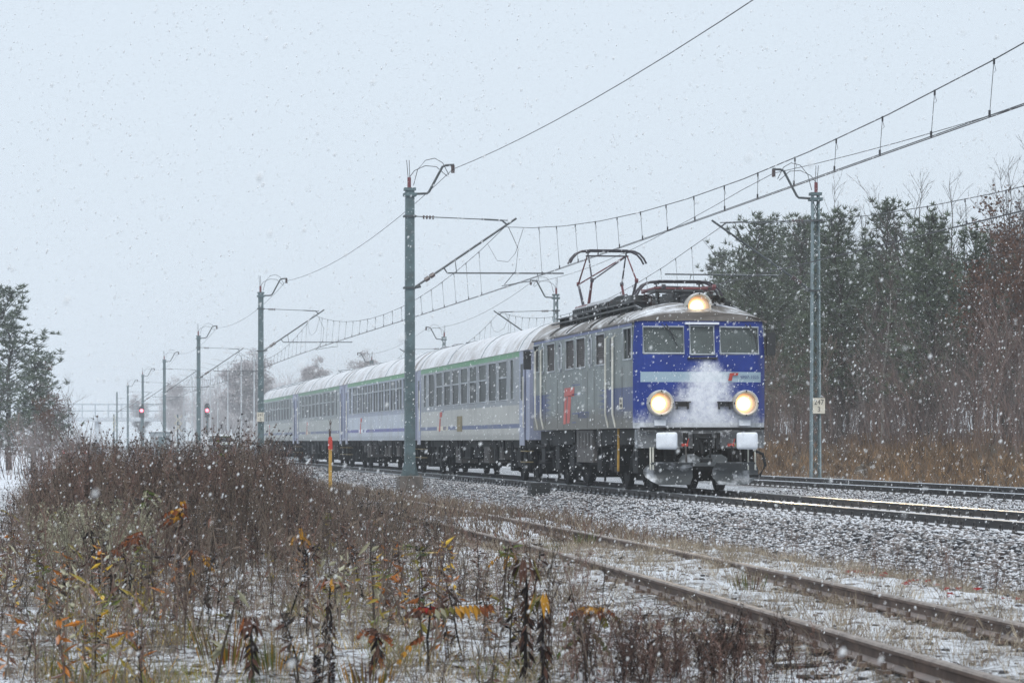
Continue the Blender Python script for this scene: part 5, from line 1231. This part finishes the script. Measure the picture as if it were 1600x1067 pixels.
# foreground stalks
fore = [umbel_weed(340 + k, .8, k % 2, 8, .011) for k in range(6)] + [plume_weed(360 + k, .7, 0, 16, .3) for k in range(4)]
x, y = lattice_pts(900, -.6, 5.2, 18.5, 30, lambda x, y: (rng.random(len(x)) < cl_noise(x * 1.4, y) ** 1.3) & (x < xb(y) + .1 * rng.normal(0, 1, len(x))))
weedmass('foreground_stalks', 'sparse dry stalks standing in thin snow close to the camera', fore, x, y, rng.uniform(.35, 1.1, len(x)))
x, y = lattice_pts(95, -.1, 1.15, 32, 37)
weedmass('pale_weeds', 'pale greenish seed heads standing before the brown thicket', [umbel_weed(330 + k, .9, 5, 12, .02) for k in range(4)], x, y, rng.uniform(.5, .95, len(x)))
# brushy patch low right
brush = [plume_weed(380 + k, .55, 1, 26, .25) for k in range(5)] + [umbel_weed(390 + k, .5, 1, 12, .006) for k in range(3)]
x, y = lattice_pts(1000, 2.6, 5.1, 18.3, 23.5, lambda x, y: (((x - 3.95) / .85) ** 2 + ((y - 18.9) / 1.9) ** 2 < .2 + .9 * rng.random(len(x))) & (x < sx(y) - 1.7))
weedmass('brushwood', 'low brushy brown twigs beside the near siding rail', brush, x, y, rng.uniform(.4, .85, len(x)))
# along the ballast foot and right edge
x, y = lattice_pts(1500, 8.7, 9.9, 27, 80, lambda x, y: rng.random(len(x)) < np.where(y < 36, .9, .35))
weedmass('trackside_weeds', 'thin dead weeds along the foot of the ballast', fore, x, y, rng.uniform(.2, .55, len(x)))
# coarser stalks with big withered leaves, and late green and yellow patches
def coarse_weed(seed, h, ms):
    random.seed(seed); t = T(); d = Vector((random.gauss(0, .12), random.gauss(0, .12), 1)).normalized(); pts = [Vector((0, 0, -.03))]
    for k in range(4): d = (d + Vector((random.gauss(0, .07), random.gauss(0, .07), .02))).normalized(); pts.append(pts[-1] + d * h / 4)
    for k in range(4): t.stick(pts[k], pts[k + 1], .010 * (1 - .15 * k), .010 * (1 - .15 * (k + 1)), 0, 4)
    for b in range(20):
        f = random.uniform(.15, 1.0); k = min(3, int(f * 4)); q = pts[k].lerp(pts[k + 1], f * 4 - k); a = random.uniform(0, 6.28); L = random.uniform(.06, .15)
        e = q + Vector((math.cos(a) * .6, math.sin(a) * .6, random.uniform(-.9, .5))).normalized() * L; t.leaf(q, e, random.uniform(.018, .036), random.choice(ms))
        if f > .6 and random.random() < .5: t.blob(q + Vector((math.cos(a), math.sin(a), .8)) * .03, .015, 2)
    return t
x, y = lattice_pts(130, -.5, 5.2, 19, 40, lambda x, y: (x < xb(y)))
weedmass('withered_weeds', 'coarse dark stalks hung with withered leaves across the rough ground', [coarse_weed(700 + k, .75, [7, 7, 2, 0]) for k in range(6)], x, y, rng.uniform(.45, 1.15, len(x)))
x, y = lattice_pts(340, -.5, 4.6, 19, 46, lambda x, y: (x < xb(y)) & (np.sin(x * 2.3 + 1) + np.sin(y * .7 + x) > .35))
weedmass('rusty_weeds', 'rust and olive leaved weeds scattered in patches', [coarse_weed(720 + k, .62, ms) for k, ms in enumerate(([9, 9, 7], [6, 6, 4], [10, 9, 7], [5, 6, 5], [6, 7, 9]))], x, y, rng.uniform(.5, 1.2, len(x)))
x, y = lattice_pts(620, -.5, 3.6, 18.6, 30, lambda x, y: (x < xb(y)) & (np.sin(x * 3.1) + np.sin(y * 1.3 + x * 2) > .5))
weedmass('olive_grass', 'olive and yellow grass patches near the camera', [tuft_t(740 + k, 18, .24, ms, .7, .008) for k, ms in enumerate(([6, 6, 3], [4, 6, 3], [6, 10, 3], [3, 8, 6]))], x, y, rng.uniform(.4, 1.25, len(x)), .2, 'grass')
# grasses
tufts = [tuft_t(400 + k, 14, .16, [3, 3, 8, 3], .9, .006) for k in range(4)] + [tuft_t(410 + k, 16, .22, [8, 3, 3, 8], .8, .007) for k in range(3)]
x, y = lattice_pts(6500, -.8, 9.6, 17.5, 46, lambda x, y: (x > -.03 * y) & (x / y < .36) & (rng.random(len(x)) < np.where(x > 5, .95, .55)))
weedmass('short_grass', 'short bleached grass poking through the snow', tufts, x, y, rng.uniform(.35, 1.15, len(x)), .25, 'grass')
x, y = lattice_pts(3000, 4.5, 9.8, 44, 100, lambda x, y: (x > xmax(y)) & (rng.random(len(x)) < .8))
weedmass('siding_grass', 'brown dead grass growing along the far siding', [tuft_t(430 + k, 9, .34, [8, 8, 3, 7], .7, .018) for k in range(4)], x, y, rng.uniform(.4, 1.1, len(x)), .2, 'grass')
# clods and leaf litter give the near ground relief
def litter_t(k):
    random.seed(k); t = T()
    for _ in range(3):
        c = Vector((random.gauss(0, .05), random.gauss(0, .05), .008)); v = Vector((random.gauss(0, 1), random.gauss(0, 1), random.gauss(0, .35))).normalized() * random.uniform(.04, .09); t.leaf(c, c + v, .03, random.choice((7, 7, 8, 2)), Vector((0, 0, 1)))
    return t
x, y = lattice_pts(3500, -.7, 5.6, 17.5, 36); weedmass('leaf_litter', 'fallen brown leaves and bits on the near ground', [litter_t(k) for k in range(8)], x, y, rng.uniform(.5, 1.3, len(x)), .1, 'litter')
x, y = lattice_pts(2600, -.7, 9.2, 17.5, 40); P = np.stack([x, y, gz(x, y)], -1)
o = scatter('clods', [stone_t(k) for k in range(6)], ['stone'], P, rng.uniform(.012, .042, len(x))); tag(o, 'small stones and clods lying in the thin snow', 'stones', kind='stuff')
# ------------------------------------------------------------------ the plants one can tell apart
PM = ['stalk', 'yellow_leaf', 'orange_leaf', 'red_leaf', 'green', 'olive', 'brown_leaf', 'seed', 'palegreen']
def single(name, label, px, py, stem_t, leaf_t, cat='plant', group=None):
    z = -.40; x, y = at(px, py, z); e = empty(name, (x, y, float(gz(x, y)))); tag(e, label, cat, group)
    if stem_t: t_object('stem', stem_t, PM, e)
    if leaf_t: t_object('leaves', leaf_t, PM, e)
    return e
def stem(h, lean=(0, 0), r=.009, n=4):
    t = T(); pts = [Vector((0, 0, -.04))]
    for k in range(n): pts.append(Vector((lean[0] * ((k + 1) / n) ** 1.5, lean[1] * (k + 1) / n, h * (k + 1) / n)) + Vector((random.gauss(0, .006), random.gauss(0, .006), 0)))
    for k in range(n): t.stick(pts[k], pts[k + 1], r * (1 - .13 * k), r * (1 - .13 * (k + 1)), 0, 5)
    return t, pts[-1]
def droop(t, top, n, L, mats, w=.035, spread=.5, down=1.0):
    """a whorl of long leaves hanging from the stem head"""
    for k in range(n):
        a = 6.28 * k / n + random.gauss(0, .3); o = Vector((math.cos(a), math.sin(a), 0)); l = L * random.uniform(.7, 1.15); m = random.choice(mats)
        p1 = top + o * l * spread * .5 + Vector((0, 0, l * .12)); p2 = top + o * l * spread + Vector((0, 0, -l * .35 * down)); p3 = p2 + o * l * .06 + Vector((0, 0, -l * .45 * down))
        nn = Vector((-o.y, o.x, 0)).cross(p2 - top)
        t.leaf(top, p2, w, m, nn, .15); t.leaf(p1, p3, w * .9, m, nn, .15)
def withered(t, h, n, L, mats, r=.03):
    for k in range(n):
        z = h * random.uniform(.15, .95); a = random.uniform(0, 6.28); p = Vector((0, 0, z)); q = p + Vector((math.cos(a) * r * 2, math.sin(a) * r * 2, -L * random.uniform(.5, 1))); t.leaf(p, q, .028, random.choice(mats))
def frond(t, p, d, L, n, mats, w=.022, droop_=.35):
    """pinnate leaf: leaflets in two ranks along an arching midrib"""
    d = Vector(d).normalized(); side = d.cross(Vector((0, 0, 1))).normalized(); prev = Vector(p)
    for k in range(1, n + 1):
        f = k / n; c = Vector(p) + d * (L * f) + Vector((0, 0, -droop_ * L * f * f)); t.stick(prev, c, .003, .002, 0); prev = c
        for s in (-1, 1):
            q = c + side * (s * L * .14 * (1 - .45 * f)) + d * (L * random.uniform(.04, .14)) + Vector((0, 0, -L * random.uniform(.14, .30))); t.leaf(c, q, w, mats[min(len(mats) - 1, int(f * len(mats)))], Vector((random.gauss(0, .4), -1, .5)), .2)
random.seed(31)
st, tp = stem(.46, (.02, 0), .012); lf = T()
frond(lf, tp - Vector((0, 0, .04)), (1, -.25, .22), .40, 12, [8, 5, 1, 1, 2], .036, .12)
for a in (2.0, 2.9, 3.9, 1.2): frond(lf, tp - Vector((0, 0, .05)), (math.cos(a), math.sin(a), .75), .20, 8, [2, 3, 2, 6], .028, .7)
frond(lf, (0, 0, .25), (-.7, -.4, .1), .22, 6, [2, 2, 1], .03, .8); single('sumac_sapling', 'sumac sapling with one bright yellow frond and orange leaves', 668, 1046, st, lf)
st, tp = stem(.78, (-.02, 0), .014); lf = T(); droop(lf, tp, 11, .20, [6, 6, 5, 6], .04, .55); withered(lf, .7, 46, .11, [6, 7, 7, 6]); single('dying_mullein', 'tall brown stalk with drooping pale withered leaves at its head', 824, 1062, st, lf)
st, tp = stem(.62, (-.01, 0), .013); lf = T(); droop(lf, tp, 10, .16, [1, 5, 6, 1], .035, .55); withered(lf, .55, 40, .10, [7, 6, 7]); single('dying_mullein', 'shorter dark stalk with yellow drooping leaves at its head, right of the tall brown one', 850, 1078, st, lf)
st, tp = stem(.55, (.01, 0), .011); lf = T(); droop(lf, tp, 12, .15, [2, 2, 6, 1], .026, .75, .7); withered(lf, .5, 30, .10, [7, 6, 7]); single('dying_mullein', 'dark stalk crowned by a rosette of orange leaves', 514, 1030, st, lf)
st, tp = stem(.40, (0, 0), .012); lf = T(); droop(lf, tp, 9, .15, [6, 6, 2], .045, .6); withered(lf, .36, 26, .09, [7, 6]); single('dying_mullein', 'low stalk with pinkish brown drooping head among yellow grass', 393, 1068, st, lf)
st, tp = stem(.42, (.05, 0), .010); lf = T()
for a in (.2, 1.6, 2.7, 3.8, 5.0): frond(lf, tp, (math.cos(a), math.sin(a), .4), .20, 7, [1, 1, 2, 5], .034, .8)
for a in (.8, 3.2): frond(lf, tp * .6, (math.cos(a), math.sin(a), .0), .2, 6, [5, 4], .03, .6)
single('yellow_sapling', 'sapling with yellow and orange leaves near the siding rail', 915, 1045, st, lf)
st, tp = stem(.42, (0, 0), .008); lf = T()
for a in (1.0, 2.6, 4.4): frond(lf, tp, (math.cos(a), math.sin(a), .3), .2, 6, [5, 1], .03, .8)
single('yellow_sapling', 'small olive yellow sapling standing beside the siding rail', 795, 940, st, lf)
def clump(px, py, h, mats, label, n=12, L=.2, nm='orange_sapling'):
    st, tp = stem(h, (random.gauss(0, .03), 0), .009); lf = T()
    for k in range(n):
        a = random.uniform(0, 6.28); frond(lf, tp - Vector((0, 0, random.random() * .18 * h)), (math.cos(a), math.sin(a), random.uniform(.1, .7)), L * random.uniform(.6, 1.1), 7, mats, .034, .8)
    withered(lf, h, 34, .12, [7, 6, mats[-1]]); single(nm, label, px, py, st, lf)
clump(280, 935, .95, [1, 1, 2, 6], 'tall stalk with golden top, highest of the orange plants on the slope', 8, .22)
clump(216, 935, .66, [2, 2, 6], 'orange leaved plant left of the golden topped stalk'); clump(298, 938, .52, [2, 2, 1], 'orange brown leaf tuft below and right of the golden topped stalk', 7)
clump(173, 945, .52, [2, 2, 6], 'small rusty orange tuft, leftmost of the orange plants'); clump(477, 935, .74, [1, 1], 'yellow leaf tuft on a stalk at the right end of the thicket', 4, .13, 'yellow_sapling')
clump(231, 905, 1.05, [4, 8], 'pale green leaf shoot inside the brown thicket', 5, .16, 'green_shoot'); clump(590, 1050, .30, [6, 6, 2], 'withered brown leaf clump beneath the sumac', 6, .12, 'withered_clump')
def grass_clump(px, py, label, mats, n=60, h=.34, nm='grass_clump'):
    t = T()
    for k in range(n):
        a = random.uniform(0, 6.28); r = random.random() ** .5 * .16; p = Vector((r * math.cos(a), r * math.sin(a), -.02)); L = h * random.uniform(.5, 1.2); q = p + Vector((math.cos(a) * .3 * L, math.sin(a) * .3 * L, L)); t.leaf(p, q, .012, random.choice(mats))
    single(nm, label, px, py, None, t, 'grass')
grass_clump(355, 1045, 'yellow orange grass clump at the bottom of the picture', [1, 2, 5, 5, 6]); grass_clump(430, 1060, 'yellow green grass clump right of the orange one', [5, 4, 8, 1], 70, .26); grass_clump(400, 1082, 'mossy green low tuft at the bottom edge', [4, 5], 60, .16)
grass_clump(155, 1010, 'small yellow grass tuft on snowy ground', [5, 1, 6], 26, .22); grass_clump(145, 975, 'dark green leaf rosette on the snowy ground', [4, 4], 24, .13, 'leaf_rosette'); grass_clump(575, 1075, 'straw coloured grass clump below the orange rosette stalk', [5, 6, 1], 50, .22)
grass_clump(1170, 935, 'small green grass tuft between the siding rails', [5, 4, 6], 40, .2); grass_clump(915, 860, 'green grass tuft beside the far siding rail', [5, 4, 4], 60, .22); grass_clump(870, 872, 'green grass tuft touching the near siding rail', [5, 4, 8], 50, .2)
for px, py, lab in ((495, 1085, 'dark brown seed spike at the bottom edge, left of a pair'), (517, 1088, 'dark brown seed spike at the bottom edge, right of a pair')):
    st, tp = stem(.10, (0, 0), .01); lf = T()
    for k in range(80): z = .05 + random.random() * .20; a = random.uniform(0, 6.28); p = Vector((0, 0, z)); v = Vector((math.cos(a), math.sin(a), .4)) * .032; lf.leaf(p, p + v, .024, random.choice((7, 7, 6)))
    single('seed_spike', lab, px, py, st, lf)
st, tp = stem(1.62, (.10, 0), .006); lf = T()
for k in range(8): z = 1.30 + .045 * k; p = Vector((.10 * (z / 1.62) ** 1.5, 0, z)); v = Vector((random.uniform(.10, .2) * (1 if k % 3 else -.4), random.gauss(0, .05), random.uniform(-.07, .06))); lf.leaf(p, p + v, .035, 4)
x, y = at(337, 878, -.4); e = single('willow_shoot', 'lone shoot with narrow green leaves rising above the thicket', 331, 878, st, lf)
lt = T()
for k in range(46): px, py = random.uniform(1310, 1590), 0; xx = float(8.2 + random.uniform(.1, .8)); yy_ = random.uniform(27.5, 34); v = Vector((random.gauss(0, 1), random.gauss(0, 1), .2)).normalized() * .07; c = Vector((xx, yy_, float(gz(xx, yy_)) + .03)); lt.leaf(c, c + v, .05, 0, Vector((0, -.5, 1)))
o = t_object('red_leaves', lt, ['red_leaf']); tag(o, 'scattered dark red leaves on the snow beyond the siding', 'leaves', kind='stuff')

# ------------------------------------------------------------------ falling snow and the hazy air
def flake_t(k):
    random.seed(k); t = T()
    if k < 4: t.blob((0, 0, 0), 1, 0, 1.5)
    else:
        t.v = [(1, 0, -.6), (-.6, .9, -.5), (-.6, -.9, -.6), (.1, 0, 1.3)]; t.t = [(0, 1, 3), (1, 2, 3), (2, 0, 3), (0, 2, 1)]; t.m = [0] * 4
    return t
N = 62000
fy = np.concatenate([9.0 + 38.0 * rng.random(N // 2) ** .75, 40.0 + 52.0 * rng.random(N // 2) ** .8, 4.5 + 6 * rng.random(420)]); N = len(fy)
fx_ = fy * rng.uniform(-.10, .42, N) + rng.normal(0, 1.2, N); fz_ = rng.uniform(-.3, 1, N) * 0 + rng.uniform(-.2, 1.0, N) * (1.6 + fy * .16)
ok = ~((np.abs(fx_ - T1) < 1.7) & (fy > LY - .6)); fx_, fy, fz_ = fx_[ok], fy[ok], fz_[ok]
siz = (.0028 + .0052 * rng.random(len(fx_)) ** 2.6) * np.where(fy > 40, 1.5, np.where(fy < 18, .8, 1.0)); tl = np.tile(np.array([[.35, .1]]), (len(fx_), 1))
o = scatter('falling_snow', [flake_t(k) for k in range(6)], ['flake'], np.stack([fx_, fy, fz_], -1), siz, tilt=tl, which=np.where(fy > 40, rng.integers(4, 6, len(fy)), rng.integers(0, 4, len(fy)))); tag(o, 'snowflakes drifting through the air', 'snowflakes', kind='stuff')
hz = MB(); hz.box((-880, -55, -3), (880, 1080, 22)); h = hz.build('haze', 'flake'); tag(h, 'pale snowy haze', 'haze', kind='stuff')
hm = bpy.data.materials.new('haze_air'); hm.use_nodes = True; nt = hm.node_tree; nt.nodes.clear(); ho = nt.nodes.new('ShaderNodeOutputMaterial'); pv = nt.nodes.new('ShaderNodeVolumePrincipled')
pv.inputs['Color'].default_value = (.97, .985, 1, 1); pv.inputs['Density'].default_value = .00062; pv.inputs['Anisotropy'].default_value = .45; nt.links.new(pv.outputs[0], ho.inputs['Volume'])
h.data.materials.clear(); h.data.materials.append(hm)
